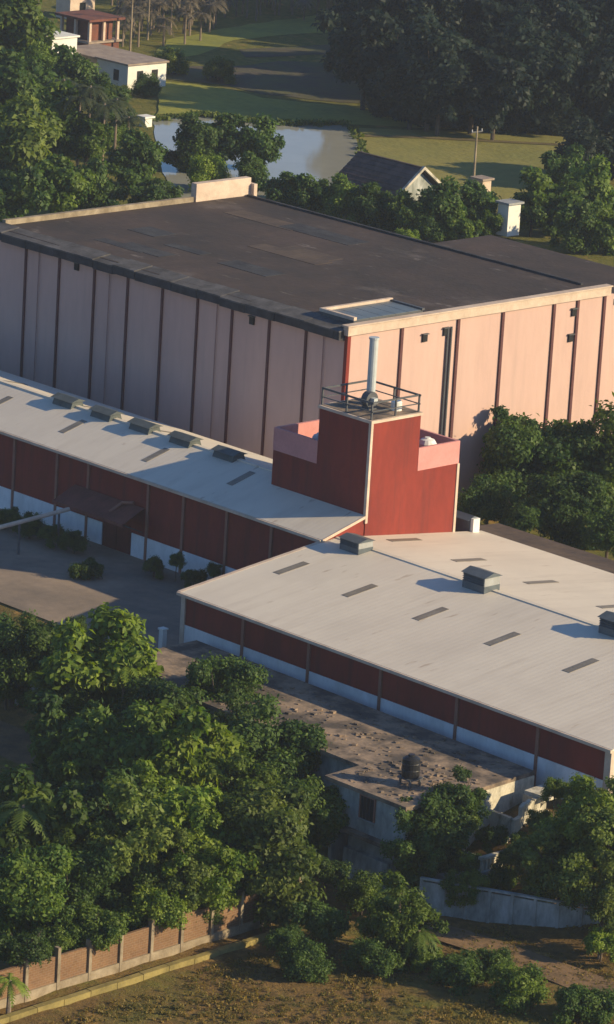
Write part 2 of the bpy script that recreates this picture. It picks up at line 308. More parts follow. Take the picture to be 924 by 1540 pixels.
# ------------------------------------------------------------------ red front wing
zF, RZ, WF, LF = 6.2, 1.76, 30.3, 42.1
fx = [0.25, 6.5, 13.32, 20.53, 27.94, 35.53]
wing = thing('red_factory_wing', 'long low red factory wing with pale gabled sheet roof in front of the red tower', 'factory', (20, 15, 1.4))
box(0.0, LF, 0, .3, 3.72, zF-.02).build('red_wall', 'red', wing)
box(0.0, LF, -.06, .34, -3, 3.72).build('white_wall_base', 'white_plinth', wing)
MB().prism([(LF+.02, 0.02, -1), (LF+.02, WF, -1), (LF+.02, WF, zF-.05), (LF+.02, WF/2, zF+RZ-.08), (LF+.02, .02, zF-.05)], (-.3, 0, 0)).build('end_wall', 'red', wing)
MB().prism([(0.02, .32, 0), (0.02, WF, 0), (0.02, WF, zF-.05), (0.02, WF/2, zF+RZ-.08), (0.02, .32, zF-.05)], (.25, 0, 0)).build('end_wall', 'red', wing)
box(.35, LF-.35, WF-.3, WF, 0, zF-.05).build('rear_wall', 'white_plinth', wing)
p0 = box(fx[1]-.13, fx[1]+.13, -.12, .05, -2.5, zF-.05).build('pilaster', 'post', wing)
for x in fx[2:]: copy_part(p0, (x-fx[1], 0, 0))
box(LF-.45, LF+.12, -.14, .5, 1, zF-.03).build('corner_pilaster', 'cream', wing)
box(-.08, .34, -.13, .3, 1, zF-.03).build('corner_pilaster', 'cream', wing)
sl = RZ/(WF/2)
def slope(x0, x1, y0, y1, up, lift=0.0, th=.12):   # a sheet lying on the wing's front (up=1) or rear (up=-1) slope
    zz = lambda y: (zF + sl*y if up > 0 else zF + RZ - sl*(y-WF/2)) + lift
    return MB().prism([(x0, y0, zz(y0)), (x1, y0, zz(y0)), (x1, y1, zz(y1)), (x0, y1, zz(y1))], (0, 0, -th))
rf = slope(.06, LF+.35, -.35, WF/2-.01, 1).build('front_roof_slope', 'roof_sheet', wing)
rr = slope(.06, LF+.35, WF/2+.01, WF+.4, -1).build('rear_roof_slope', 'roof_sheet', wing)
slope(-.28, .05, -.35, 13.8, 1, .02, .2).build('verge_trim', 'cream', wing)
box(.1, LF+.3, WF/2-.22, WF/2+.22, zF+RZ-.05, zF+RZ+.05).build('ridge_cap', 'roof_sheet', wing)
box(-.2, LF+.35, -.52, -.36, zF-.28, zF-.06).build('gutter', 'cream', wing)
for i, (a, b) in enumerate([(2.1, 6.9), (9.1, 7.1), (16.1, 7.3), (23.2, 7.3), (30.6, 7.4), (37.4, 7.4)]):
    if i == 0: s0 = slope(a-.1, a+.6, b, b+3.0, 1, .03, .05).build('skylight', 'skylight', rf); a0, b0 = a, b
    else: copy_to(s0, (a-a0, b-b0, (b-b0)*sl), rf)
for i, (a, b) in enumerate([(1.5, 19.0), (7.9, 19.4), (14.8, 19.9), (22.0, 20.0), (29.0, 20.0)]):
    if i == 0: s1 = slope(a-.1, a+.6, b, b+3.2, -1, .03, .05).build('skylight', 'skylight', rr); a1, b1 = a, b
    else: copy_to(s1, (a-a1, b-b1, -(b-b1)*sl), rr)
def roof_vent(par, x, y, z, lx, ly, h):
    v = box(x-lx/2, x+lx/2, y-ly/2, y+ly/2, z-.35, z+h*.3).build('roof_vent', 'vent', par)
    nsl = 4
    for k in range(nsl):
        zz = z+h*(.32+.12*k)
        MB().prism([(x-lx/2+.05, y-ly/2-.08, zz), (x+lx/2-.05, y-ly/2-.08, zz), (x+lx/2-.05, y-ly/2+.1, zz+.1), (x-lx/2+.05, y-ly/2+.1, zz+.1)], (0, 0, .025)).build('louvre', 'vent', v)
    box(x-lx/2+.1, x+lx/2-.1, y-ly/2+.15, y+ly/2-.15, z+h*.3, z+h*.8).build('inner_box', 'metal_dark', v)
    MB().prism([(x-lx/2-.1, y-ly/2-.15, z+h*.78), (x-lx/2-.1, y, z+h), (x-lx/2-.1, y+ly/2+.15, z+h*.78)], (lx+.2, 0, 0)).build('hood', 'vent', v)
    box(x+lx/2-.09, x+lx/2-.02, y-ly/2+.02, y+ly/2-.02, z+h*.3, z+h*.78).build('end_plate', 'vent_pale', v)
    return v
v1 = roof_vent(wing, 3.0, 14.3, 7.9, 2.0, 1.5, 1.0)
v2 = roof_vent(wing, 15.3, 14.9, 7.95, 2.2, 1.6, 1.35)
v3 = roof_vent(wing, 28.6, 15.0, 7.95, 2.2, 1.6, 1.35)

# ------------------------------------------------------------------ long rear-left hall
yE, zE, yR, zR, yB, zB = 14.0, 8.1, 19.7, 9.68, 26.4, 8.0
hall = thing('red_factory_hall', 'long shaded red factory hall with white wall base and pale roof left of the tower', 'factory', (-30, 20, 1.4))
HX = -75
box(HX, -.02, yE, yE+.3, 3.25, zE-.05).build('red_wall', 'red', hall)
box(HX, -24.95, yE-.07, yE+.34, 0, 3.25).build('white_wall_base', 'white_plinth', hall)
box(-21.45, -.02, yE-.07, yE+.34, 0, 3.25).build('white_wall_base', 'white_plinth', hall)
MB().prism([(0, yE+.02, 1), (0, yB, 1), (0, yB, zB-.05), (0, yR, zR-.06), (0, yE+.02, zE-.06)], (-.3, 0, 0)).build('end_wall', 'red', hall)
box(HX, -.35, yB-.35, yB-.05, 0, zB-.1).build('rear_wall', 'white_plinth', hall)
hs_ = (zR-zE)/(yR-yE); hb_ = (zR-zB)/(yB-yR)
def hslope(x0, x1, y0, y1, front, lift=0., th=.12):
    zz = lambda y: (zE+hs_*(y-yE) if front else zR-hb_*(y-yR))+lift
    return MB().prism([(x0, y0, zz(y0)), (x1, y0, zz(y0)), (x1, y1, zz(y1)), (x0, y1, zz(y1))], (0, 0, -th))
hf = hslope(HX, .04, yE-.4, yR-.01, True).build('front_roof_slope', 'roof_sheet', hall)
hr = hslope(HX, -.06, yR+.01, yB+.3, False).build('rear_roof_slope', 'roof_sheet', hall)
box(HX, -10.4, yR-.2, yR+.2, zR-.06, zR+.05).build('ridge_cap', 'roof_sheet', hall)
box(HX, .02, yE-.56, yE-.41, zE-.36, zE-.14).build('gutter', 'cream', hall)
hslope(.045, .16, yE-.4, 17.9, True, .02, .22).build('verge_trim', 'cream', hall)
hp = [-41.3, -35.93, -30.65, -26.84, -19.73, -15.64, -10.71, -5.74]
p1 = box(hp[0]-.13, hp[0]+.13, yE-.13, yE+.05, 1.2, zE-.08).build('pilaster', 'post', hall)
for x in hp[1:]: copy_part(p1, (x-hp[0], 0, 0))
for i, (a, b) in enumerate([(-32.7, 15.8), (-22.6, 15.7), (-41.8, 15.7), (-13.4, 16.3), (-49, 15.8)]):
    if i == 0: s2 = hslope(a-.1, a+.55, b, b+2.4, True, .03, .05).build('skylight', 'skylight', hf); a2, b2 = a, b
    else: copy_to(s2, (a-a2, b-b2, (b-b2)*hs_), hf)
for i, a in enumerate([-45.6, -36.0, -27.0]):
    if i == 0: s3 = hslope(a, a+.65, yR+.5, yR+3.1, False, .03, .05).build('skylight', 'skylight', hr); a3 = a
    else: copy_to(s3, (a-a3, 0, 0), hr)
def ridge_vent(x):
    v = MB().prism([(x-1.15, yR-.75, zR-.3), (x-1.15, yR+.75, zR-.3), (x-1.15, yR+.5, zR+.35), (x-1.15, yR-.5, zR+.35)], (2.3, 0, 0)).build('ridge_vent', 'ridge_vent', hall)
    MB().prism([(x-1.3, yR-.8, zR+.36), (x-1.3, yR, zR+.62), (x-1.3, yR+.8, zR+.36)], (2.6, 0, 0)).build('hood', 'ridge_vent', v)
    return v
for x in (-36.3, -31.6, -26.9, -22.1, -17.0): ridge_vent(x)
# door, canopy
dr = box(-24.93, -21.47, yE+.02, yE+.2, 1.0, 3.9).build('door_frame', 'door', hall)
for a, b in ((-24.75, -23.25), (-23.15, -21.65)):
    lf_ = box(a, b, yE-.06, yE+.01, 1.42, 3.75).build('door_leaf', 'door', dr)
cn = MB().prism([(-28.3, yE-.15, 5.5), (-20.0, yE-.15, 5.5), (-20.0, yE-2.3, 4.55), (-28.3, yE-2.3, 4.55)], (0, 0, .08)).build('canopy', 'canopy', hall)
box(-28.35, -19.95, yE-2.42, yE-2.31, 4.38, 4.62).build('canopy_edge', 'canopy', cn)
for x in (-28.1, -24.2, -20.2): MB().tube([(x, yE-2.2, 4.5), (x, yE-.1, 3.6)], [.05, .05], 6).build('bracket', 'metal_dark', cn)
MB().tube([(-22.4, yE-1.6, 4.95), (-22.1, yE-.6, 5.6), (-21.2, yE-.2, 5.75)], [.14, .14, .14], 8).build('waste_pipe', 'post', hall)

# ------------------------------------------------------------------ tower
tw = thing('stair_tower', 'red stepped stair tower with pink parapets rising between the pale roofs', 'tower', (-5, 22, 1.4))
TX, TY0, TY1, TYB, TXL = .08, 18.0, 23.2, 27.6, -10.3
cx0 = -5.5
box(TXL, TX, TY0, TYB, 4, 11.95).build('base_block', 'red', tw)
ctr = box(cx0, TX-.004, TY0+.004, TY1, 11.95, 16.3).build('upper_block', 'red', tw)
ts = box(cx0-.12, TX+.12, TY0-.12, TY1+.12, 16.3, 16.52).build('roof_slab', 'cream', tw)
box(cx0+.1, TX-.1, TY0+.1, TY1-.1, 16.52, 16.55).build('roof_surface', 'dirty_roof', tw)
def parapet(x0, x1, y0, y1): return box(x0, x1, y0, y1, 11.95, 13.72).build('parapet', 'pink_parapet', tw)
parapet(TXL-.03, cx0, TY0-.02, TY0+.2); parapet(TXL-.03, TXL+.2, TY0+.2, TYB-.2); parapet(TXL-.03, TX+.02, TYB-.2, TYB+.02); parapet(TX-.2, TX+.02, TY1, TYB-.2)
box(TXL+.2, cx0, TY0+.2, TYB-.2, 11.955, 12.02).build('terrace_floor', 'dirty_roof', tw)
box(cx0, TX-.2, TY1, TYB-.2, 11.955, 12.02).build('terrace_floor', 'dirty_roof', tw)
box(TX-.2, TX+.07, TY0-.07, TY0+.16, 8.6, 16.3).build('corner_trim', 'cream', tw)
box(TX-.2, TX+.07, TYB-.14, TYB+.09, 6.4, 11.95).build('corner_trim', 'cream', tw)
rail = MB(); rz = 16.55
posts = []
for x in (cx0+.1, cx0+2.75, TX-.15):
    for y in (TY0+.1, TY0+2.6, TY1-.15):
        if x == cx0+2.75 and y == TY0+2.6: continue
        posts.append((x, y))
for x, y in posts: box(x-.06, x+.06, y-.06, y+.06, rz, rz+1.35).build('railing_post', 'metal_dark', tw)
for (xa, ya, xb, yb) in ((cx0, TY0+.1, TX, TY0+.1), (cx0, TY1-.15, TX, TY1-.15), (cx0+.1, TY0+.17, cx0+.1, TY1-.2), (TX-.15, TY0+.17, TX-.15, TY1-.2)):
    for zz, t in ((rz+1.28, .07), (rz+.62, .035)):
        box(min(xa, xb)-(.04 if ya != yb else 0), max(xa, xb)+(.04 if ya != yb else 0), min(ya, yb)-(.04 if xa != xb else 0), max(ya, yb)+(.04 if xa != xb else 0), rz+1.28-t if t == .07 else zz-t, rz+1.28+t if t == .07 else zz+t).build('handrail', 'metal_dark', tw)
pipe = MB().tube([(-3.6, 21.4, 16.5), (-3.6, 21.4, 21.6)], [.34, .34], 14).build('chimney_pipe', 'metal', tw)
MB().tube([(-3.6, 21.4, 21.6), (-3.6, 21.4, 21.75)], [.40, .40], 14).build('pipe_collar', 'metal', pipe)
MB().tube([(-3.6, 21.4, 16.5), (-3.6, 21.4, 17.0)], [.55, .45], 14).build('pipe_base', 'metal_dark', pipe)
fan = thing('rooftop_blower', 'dark blue-grey blower at the foot of the chimney pipe on the tower roof', 'blower', (-2.6, 20.6, 16.55))
MB().tube([(-2.9, 20.3, 17.3), (-2.3, 20.3, 17.3)], [.62, .62], 16).build('casing', 'metal_dark', fan)
box(-3.0, -2.2, 19.9, 20.7, 16.56, 16.8).build('stand', 'metal_dark', fan)
box(-2.3, -1.9, 20.1, 20.5, 17.1, 17.5).build('motor', 'metal', fan)
def drum(label, x, y, z, r, h, m='white'):
    d = thing('white_water_tank', label, 'water tank', (x, y, z))
    MB().tube([(x, y, z), (x, y, z+h*.8), (x, y, z+h*.95), (x, y, z+h)], [r, r, r*.75, r*.35], 14).build('tank_body', m, d)
    MB().tube([(x, y, z+h), (x, y, z+h+.08)], [r*.32, r*.32], 10).build('lid', m, d); return d
drum('small white tank beside the dark blower on the tower roof', -1.3, 21.9, 16.55, .42, .8)
drum('white tank behind the pink parapet on the right terrace of the tower', -1.2, 25.4, 12.02, .72, 1.9)
drum('taller white tank against the red block on the left tower terrace', -6.3, 19.9, 12.02, .45, 1.75)
drum('shorter white tank nearest the outer corner of the left tower terrace', -8.0, 20.5, 12.02, .5, 1.35)

# ------------------------------------------------------------------ pink warehouse
PX0, PX1, PY0, PY1, PZ = -63.6, -18.95, 33.8, 63.6, 17.86
wh = thing('pink_warehouse', 'big windowless pink warehouse with a flat dark stained roof', 'warehouse', (-41, 48, 0))
box(PX0, PX1-.02, PY0, PY0+.3, -1, PZ-.7).build('side_wall', 'pink', wh)
box(PX1-.3, PX1, PY0+.3, PY1+1.5, -1, PZ-.6).build('front_wall', 'pink', wh)
box(PX0, PX0+.3, PY0+.3, PY1, -1, PZ-.7).build('rear_wall', 'pink', wh)
box(PX0+.3, PX1-.3, PY1-.3, PY1, -1, PZ-.7).build('far_wall', 'pink', wh)
rfp = box(PX0, PX1-.02, PY0+.02, PY1, PZ-.69, PZ-.12).build('flat_roof', 'dark_roof', wh)
# stained eave lip along the shaded side, uneven
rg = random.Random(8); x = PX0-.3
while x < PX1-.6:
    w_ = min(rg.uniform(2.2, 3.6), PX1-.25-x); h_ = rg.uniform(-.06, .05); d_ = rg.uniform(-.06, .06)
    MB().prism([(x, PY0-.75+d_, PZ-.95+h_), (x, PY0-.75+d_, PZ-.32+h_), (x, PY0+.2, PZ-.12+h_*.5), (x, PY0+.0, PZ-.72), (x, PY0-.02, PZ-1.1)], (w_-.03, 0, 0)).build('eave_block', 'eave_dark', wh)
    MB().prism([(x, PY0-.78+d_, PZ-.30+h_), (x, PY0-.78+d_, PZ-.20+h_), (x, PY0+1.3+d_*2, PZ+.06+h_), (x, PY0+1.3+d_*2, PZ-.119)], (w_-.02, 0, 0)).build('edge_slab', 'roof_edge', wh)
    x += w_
box(PX1-.35, PX1+.22, PY0-.2, PY1+.9, PZ-.62, PZ+.1).build('front_parapet', 'cream', wh)
box(PX1-.45, PX1+.32, PY0-.3, PY1+1.0, PZ+.1, PZ+.22).build('parapet_coping', 'cream', wh)
box(PX0-.1, PX0+.35, PY0+1.2, PY1-6.6, PZ-.11, PZ+.35).build('rear_parapet', 'concrete', wh)
box(PX0+.6, PX1-2.2, PY1-.32, PY1-.02, PZ-.115, PZ+.05).build('far_parapet', 'eave_dark', wh)
box(PX0-.25, PX0+.45, PY1-6.4, PY1+.3, PZ-.11, PZ+1.55).build('raised_parapet', 'cream', wh)
box(PX0-.28, PX0+.9, PY1+.3, PY1+.7, PZ-.8, PZ+1.0).build('raised_parapet', 'cream', wh)
wl = [-23.68, -28.02, -32.5, -36.73, -41.12, -45.51, -49.79, -54.4, -58.84]
wp = box(wl[0]-.11, wl[0]+.11, PY0-.14, PY0+.02, 0, PZ-.82).build('pilaster', 'pilaster_red', wh)
for x in wl[1:]: copy_part(wp, (x-wl[0], 0, 0))
dp = MB().tube([(-57.05, PY0-.12, 2), (-57.05, PY0-.12, PZ-.9)], [.045, .045], 6).build('drain_pipe', 'pink_drain', wh)
for x in (-47.81, -34.3, -21.58): copy_part(dp, (x+57.05, 0, 0))
box(PX1-.32, PX1+.05, PY0-.04, PY0+.32, 0, PZ-.62).build('corner_pilaster', 'red', wh)
wr = [39.84, 46.33, 51.58, 57.72, 60.62, 63.92]
wq = box(PX1-.02, PX1+.15, wr[0]-.14, wr[0]+.14, 0, PZ-.63).build('pilaster', 'pilaster_red', wh)
for y in wr[1:]: copy_part(wq, (0, y-wr[0], 0))
for y in (45.1, 45.5): MB().tube([(PX1+.12, y, 2), (PX1+.12, y, PZ-1.2)], [.10, .10], 8).build('drain_pipe', 'metal_dark', wh)
for y, z in ((42.49, 16.05), (44.9, 16.3), (60.18, 16.2), (60.0, 14.0)):
    bx = box(PX1-.05, PX1+.16, y-.26, y+.26, z-.3, z+.3).build('vent_hole', 'black', wh)
    box(PX1-.05, PX1+.28, y-.34, y+.34, z+.31, z+.38).build('vent_hood', 'metal_dark', bx)
for x, z in ((-52.13, 16.4), (-30.09, 16.2)):
    bx = box(x-.26, x+.26, PY0-.16, PY0+.05, z-.32, z+.32).build('vent_hole', 'black', wh)
    box(x-.34, x+.34, PY0-.28, PY0+.05, z+.33, z+.4).build('vent_hood', 'metal_dark', bx)
# roof hatch
hx0, hx1, hy0, hy1 = -23.4, -19.6, 35.0, 42.8
hatch = box(hx0, hx1, hy0, hy1, PZ-.12, PZ+.35).build('roof_hatch', 'metal_dark', wh)
box(hx0-.1, hx0+.22, hy0-.1, hy1+.1, PZ+.35, PZ+.62).build('hatch_kerb', 'cream', hatch)
box(hx0+.22, hx1+.1, hy0-.1, hy0+.22, PZ+.35, PZ+.62).build('hatch_kerb', 'cream', hatch)
box(hx0+.22, hx1+.1, hy1-.18, hy1+.1, PZ+.35, PZ+.52).build('hatch_kerb', 'metal_dark', hatch)
for k in range(5): box(hx0+.24, hx1+.05, hy0+.26+k*1.46, hy0+1.66+k*1.46, PZ+.36, PZ+.40).build('hatch_pane', 'bluewater_glass', hatch)
# roof repair patches (bituminous felt)
rg = random.Random(11)
for k in range(9):
    a, b = rg.uniform(PX0+4, PX1-12), rg.uniform(PY0+4, PY1-7)
    box(a, a+rg.uniform(3, 9), b, b+rg.uniform(1.2, 3), PZ-.121, PZ-.10+rg.uniform(0, .012)).build('felt_patch', 'eave_dark' if k % 3 else 'lean_roof', rfp)

an = thing('roof_annex', 'lower brown-roofed annex behind the far right corner of the pink warehouse', 'annex', (-34, 70, 0))
box(-43, PX1-.6, PY1+1.6, 74.8, 0, 16.2).build('wall', 'pink', an)
box(-43.3, PX1-.3, PY1+1.5, 75.2, 16.2, 16.7).build('flat_roof', 'dark_roof', an)
box(PX1-.9, PX1-.28, PY1+1.52, 75.3, 16.7, 16.95).build('parapet', 'cream', an)

# ------------------------------------------------------------------ lean-to strip behind the wing
ln = thing('lean_to_shed', 'low brown-roofed lean-to between the pale red-wing roof and the big tree', 'shed', (18, 34, 1.4))
MB().prism([(-3.6, WF+.9, 5.35), (44, WF+.9, 5.35), (44, 36.5, 5.0), (-3.6, 36.5, 5.0)], (0, 0, -.15)).build('roof', 'lean_roof', ln)
box(-3.4, 43.8, 36.0, 36.3, 0, 4.9).build('wall', 'whitewash', ln)
box(-3.4, 43.8, WF+.95, WF+1.2, 0, 5.15).build('wall', 'whitewash', ln)
lv = thing('duct_box', 'small grey duct box with white end by the right foot of the tower', 'duct', (-1.2, 29.8, 5.2))
box(-3.0, .2, 29.2, 30.2, 5.2, 7.2).build('duct', 'vent', lv)
MB().prism([(-3.1, 29.0, 7.2), (-3.1, 29.7, 7.5), (-3.1, 30.4, 7.2)], (3.3, 0, 0)).build('cap', 'vent', lv)
box(.21, .5, 29.3, 30.0, 5.2, 7.35).build('end_plate', 'white', lv)

# ------------------------------------------------------------------ overhead pipe in the yard
op = thing('overhead_pipe', 'pale overhead pipe on thin posts crossing the shaded yard to the canopy', 'pipe', (-26, 5, 1.43))
MB().tube([(-26.3, 11.6, 4.35), (-26.3, -8, 3.1)], [.17, .17], 10).build('pipe', 'cream', op)
for y in (10.6, 6.6, 1.0, -5): MB().tube([(-26.3, y, 1.4), (-26.3, y, 4.35-.064*(11.6-y)-.1)], [.09, .09], 8).build('post', 'metal_dark', op)
pp = thing('white_gate_post', 'short white post at the left corner of the red wing above the dirty roof', 'post', (-.9, -1.0, 1.4))
box(-1.1, -.68, -1.2, -.8, -1, 3.2).build('shaft', 'white', pp); box(-1.17, -.61, -1.27, -.73, 3.2, 3.32).build('cap', 'white', pp)

# ------------------------------------------------------------------ foreground house
hz = 3.3
ho = thing('flat_roofed_house', 'old flat-roofed house with dirty concrete roof in front of red wing', 'house', (24, -8, -3))
ro = MB().prism([(2.6, -7.5, hz), (2.6, -.9, hz), (36.8, -1.5, hz), (37.3, -8.0, hz), (37.2, -13.9, hz), (29.6, -13.9, hz), (29.4, -10.5, hz), (12, -10.2, hz)], (0, 0, -.28)).build('flat_roof', 'dirty_roof', ho)
# broken, mossy roof rubble
rg = random.Random(21)
rub = MB()
for k in range(420):
    a, b = rg.uniform(13, 36.5), rg.uniform(-10, -2)
    if k % 3 == 0: a, b = rg.uniform(30, 36.8), rg.uniform(-13.3, -6)
    s_ = rg.uniform(.05, .26); h_ = s_*rg.uniform(.25, .6); t_ = rg.uniform(0, PI); c_, d_ = s_*math.cos(t_), s_*math.sin(t_)
    rub.prism([(a+c_, b+d_, hz), (a-d_*.7, b+c_*.7, hz), (a-c_, b-d_, hz), (a+d_*.8, b-c_*.8, hz)], (rg.uniform(-.03, .03), rg.uniform(-.03, .03), h_))
rub.build('roof_rubble', 'dirty_roof', ro, kind='stuff')
box(29.9, 36.9, -13.7, -13.45, .4, hz-.29).build('upper_wall', 'whitewash', ho)
box(29.9, 30.15, -13.44, -10.4, -3, hz-.29).build('side_wall', 'whitewash', ho)
box(36.65, 36.9, -13.44, -1.6, -3, hz-.29).build('side_wall', 'stucco', ho)
box(12.2, 29.85, -9.9, -9.65, -3, hz-.29).build('recessed_wall', 'whitewash', ho)
box(2.9, 3.15, -7.2, -1.2, -3, hz-.29).build('side_wall', 'whitewash', ho)
box(29.7, 37.0, -14.3, -13.46, .12, .39).build('ledge', 'dirty_roof', ho)
box(31.6, 36.6, -13.35, -13.1, -3, .1).build('lower_wall', 'whitewash', ho)
box(31.75, 35.9, -13.9, -13.4, -3, -1.0).build('garden_screen', 'whitewash', ho)
wn = box(32.95, 34.2, -13.78, -13.705, 1.35, 2.9).build('window', 'black', ho)
for a, b, c_, d_ in ((32.85, 32.95, 1.25, 3.0), (34.2, 34.3, 1.25, 3.0)): box(a, b, -13.82, -13.704, c_, d_).build('frame', 'post', wn)
box(32.85, 34.3, -13.83, -13.706, 2.9, 2.98).build('frame', 'post', wn); box(32.8, 34.35, -13.9, -13.707, 1.27, 1.345).build('sill', 'whitewash', wn)
for k in range(3): box(33.2+k*.31, 33.23+k*.31, -13.80, -13.775, 1.36, 2.89).build('window_bar', 'metal_dark', wn)
# raised stuccoed stair head with slab and balustrade on the right
sh = thing('stucco_ruin', 'crumbling white stucco wall remains half hidden by climbers beside the flat roof', 'ruin', (38.5, -4, -3))
rg = random.Random(33); y = -6.4
for k in range(7):          # ragged wall pieces, broken off at different heights
    w_ = rg.uniform(.42, .66); t_ = (.3, 1.5, 2.3, 2.55, 2.5, 2.1, 1.3)[k]
    MB().prism([(39.3, y, -3), (39.3, y+w_, -3), (39.3, y+w_, t_+rg.uniform(-.25, .1)), (39.3, y+w_*.5, t_+rg.uniform(-.1, .25)), (39.3, y, t_+rg.uniform(-.3, .05))], (-.28-rg.uniform(0, .05), 0, 0)).build('wall_piece', 'stucco', sh); y += w_+.02
box(37.2, 38.95, -5.9, -5.62, -3, 1.5).build('side_wall', 'stucco', sh)
box(37.2, 38.95, -2.9, -2.6, -3, 2.1).build('back_wall', 'stucco', sh)
MB().prism([(38.2, -3.9, 2.62), (40.1, -3.5, 2.55), (40.0, -1.9, 2.60), (38.1, -2.2, 2.66)], (0, 0, .2)).build('slab', 'stucco', sh)
box(39.31, 39.38, -5.0, -4.3, -.4, 1.0).build('opening', 'black', sh)
box(37.25, 40.6, -9.9, -6.65, -3, -.95).build('balcony_base', 'whitewash', sh)
for k in range(9): box(40.2, 40.42, -9.8+k*.36, -9.62+k*.36, -.95, -.15).build('baluster', 'stucco', sh)
box(40.15, 40.5, -9.95, -6.66, -.15, .02).build('balustrade_rail', 'stucco', sh)
box(37.5, 40.1, -12.0, -9.95, -3, -1.2).build('low_block', 'whitewash', sh)
# low boundary wall of recessed panels
A_, B_ = np.array([39.4, -14.2]), np.array([50.2, -8.6]); dv = (B_-A_)/np.linalg.norm(B_-A_); nv = np.array([dv[1], -dv[0]])
lw = thing('garden_wall', 'low grey-white panelled garden wall under the olive trees', 'wall', (44, -12, -3))
def strip(t0, t1, o0, o1, z0, z1):
    P = [A_+dv*t0+nv*o0, A_+dv*t1+nv*o0, A_+dv*t1+nv*o1, A_+dv*t0+nv*o1]
    return MB().prism([(p[0], p[1], z0) for p in P], (0, 0, z1-z0))
Ln = float(np.linalg.norm(B_-A_)); nP = 8
for k in range(nP):
    strip(Ln*k/nP+.09, Ln*(k+1)/nP-.09, .03, .15, -3.2, -.95).build('panel', 'whitewash', lw)
for k in range(nP+1): strip(Ln*k/nP-.1, Ln*k/nP+.1, 0, .24, -3.2, -.8).build('pier', 'whitewash', lw)
strip(-.1, Ln+.1, -.02, .28, -.8, -.68).build('coping', 'whitewash', lw)
# black roof tank
tk = thing('black_water_tank', 'black water tank on a stand at the edge of the dirty flat roof', 'water tank', (34.2, -10.6, hz))
for dx in (-.45, .45):
    for dy in (-.45, .45): box(34.2+dx-.06, 34.2+dx+.06, -10.6+dy-.06, -10.6+dy+.06, hz, hz+.5).build('leg', 'metal_dark', tk)
box(33.6, 34.8, -11.2, -10.0, hz+.5, hz+.6).build('platform', 'metal_dark', tk)
tb = MB().tube([(34.2, -10.6, hz+.6+z) for z in (0, .1, .45, .5, .55, .9, .95, 1.0, 1.25, 1.38, 1.42)], [.56, .6, .6, .63, .6, .6, .63, .6, .58, .4, .25], 18).build('tank_body', 'tank_black', tk)
MB().tube([(34.2, -10.6, hz+2.02), (34.2, -10.6, hz+2.14)], [.24, .22], 12).build('lid', 'tank_black', tk)

# left small shed
ls = thing('roadside_shed', 'bluish white shed with a narrow sunlit roof at the left edge among trees', 'shed', (-6, -9.5, -3))
box(-22, -2.4, -9.6, -9.35, -3.2, -.2).build('wall', 'whitewash', ls)
box(-2.7, -2.4, -9.34, -5.6, -3.2, -.2).build('side_wall', 'whitewash', ls)
for k in range(7): box(-21.5+k*3.0, -21.2+k*3.0, -10.0, -9.61, -3.2, -.22).build('pier', 'whitewash', ls)
MB().prism([(-22.3, -10.2, -.2), (-2.0, -10.2, -.2), (-2.0, -5.4, .45), (-22.3, -5.4, .45)], (0, 0, .12)).build('roof', 'tin', ls)

# ------------------------------------------------------------------ brick boundary wall in front
bw = thing('brick_boundary_wall', 'sunlit brick boundary wall with pale concrete posts along the grassy field', 'wall', (37, -36, -3))
wx = lambda y: 36.6 + (y+46)*(-.05)
ys_ = [-58 + 2.62*k for k in range(15)]
rg = random.Random(3)
for k in range(14):
    a, b = ys_[k], ys_[k+1]; top = -.7+rg.uniform(-.12, .1)
    if k == 13: top -= .5
    MB().prism([(wx(a), a+.12, -3.3), (wx(b), b-.12, -3.3), (wx(b)-.2, b-.12, -3.3), (wx(a)-.2, a+.12, -3.3)], (0, 0, top+3.3)).build('brick_panel', 'brick_wall', bw)
    MB().prism([(wx(a)+.13, a+.13, -3.3), (wx(b)+.13, b-.13, -3.3), (wx(b)+.01, b-.13, -3.3), (wx(a)+.01, a+.13, -3.3)], (0, 0, .85)).build('plinth', 'concrete', bw)
for k in range(15):
    a = ys_[k]; box(wx(a)-.22, wx(a)+.16, a-.11, a+.11, -3.3, -.3+rg.uniform(-.1, .15)).build('concrete_post', 'concrete', bw)
kb = thing('yellow_kerb', 'yellowish concrete kerb running parallel to the brick wall', 'kerb', (39.5, -40, -3))
for k in range(12):
    a = -50 + 2.2*k; MB().prism([(wx(a)+2.0, a+.02, -3.3), (wx(a+2.2)+2.0, a+2.18, -3.3), (wx(a+2.2)+1.55, a+2.18, -3.3), (wx(a)+1.55, a+.02, -3.3)], (0, 0, .62+rg.uniform(-.03, .03))).build('kerb_stone', 'yellow', kb)

# ------------------------------------------------------------------ far buildings
# tiled house behind the pink warehouse
c0 = at(604, 330, 0); c0 = np.array([-113.0, 131.5])
th = thing('tiled_house', 'small house with dark tiled gable roof and pale verge by the pond', 'house', (c0[0], c0[1], 0))
X0, X1, Yc, hw = c0[0]-4.8, c0[0]+5.4, c0[1], 3.6
e, rdg = 3.6, 6.3
box(X0+.4, X1-.4, Yc-hw+.5, Yc-hw+.75, 0, e).build('wall', 'white', th); box(X0+.4, X1-.4, Yc+hw-.75, Yc+hw-.5, 0, e).build('wall', 'white', th)
MB().prism([(X1-.4, Yc-hw+.76, 0), (X1-.4, Yc+hw-.76, 0), (X1-.4, Yc+hw-.76, e), (X1-.4, Yc, rdg-.35), (X1-.4, Yc-hw+.76, e)], (-.25, 0, 0)).build('gable_wall', 'whitewash', th)
MB().prism([(X0+.65, Yc-hw+.76, 0), (X0+.65, Yc+hw-.76, 0), (X0+.65, Yc+hw-.76, e), (X0+.65, Yc, rdg-.35), (X0+.65, Yc-hw+.76, e)], (-.25, 0, 0)).build('gable_wall', 'whitewash', th)
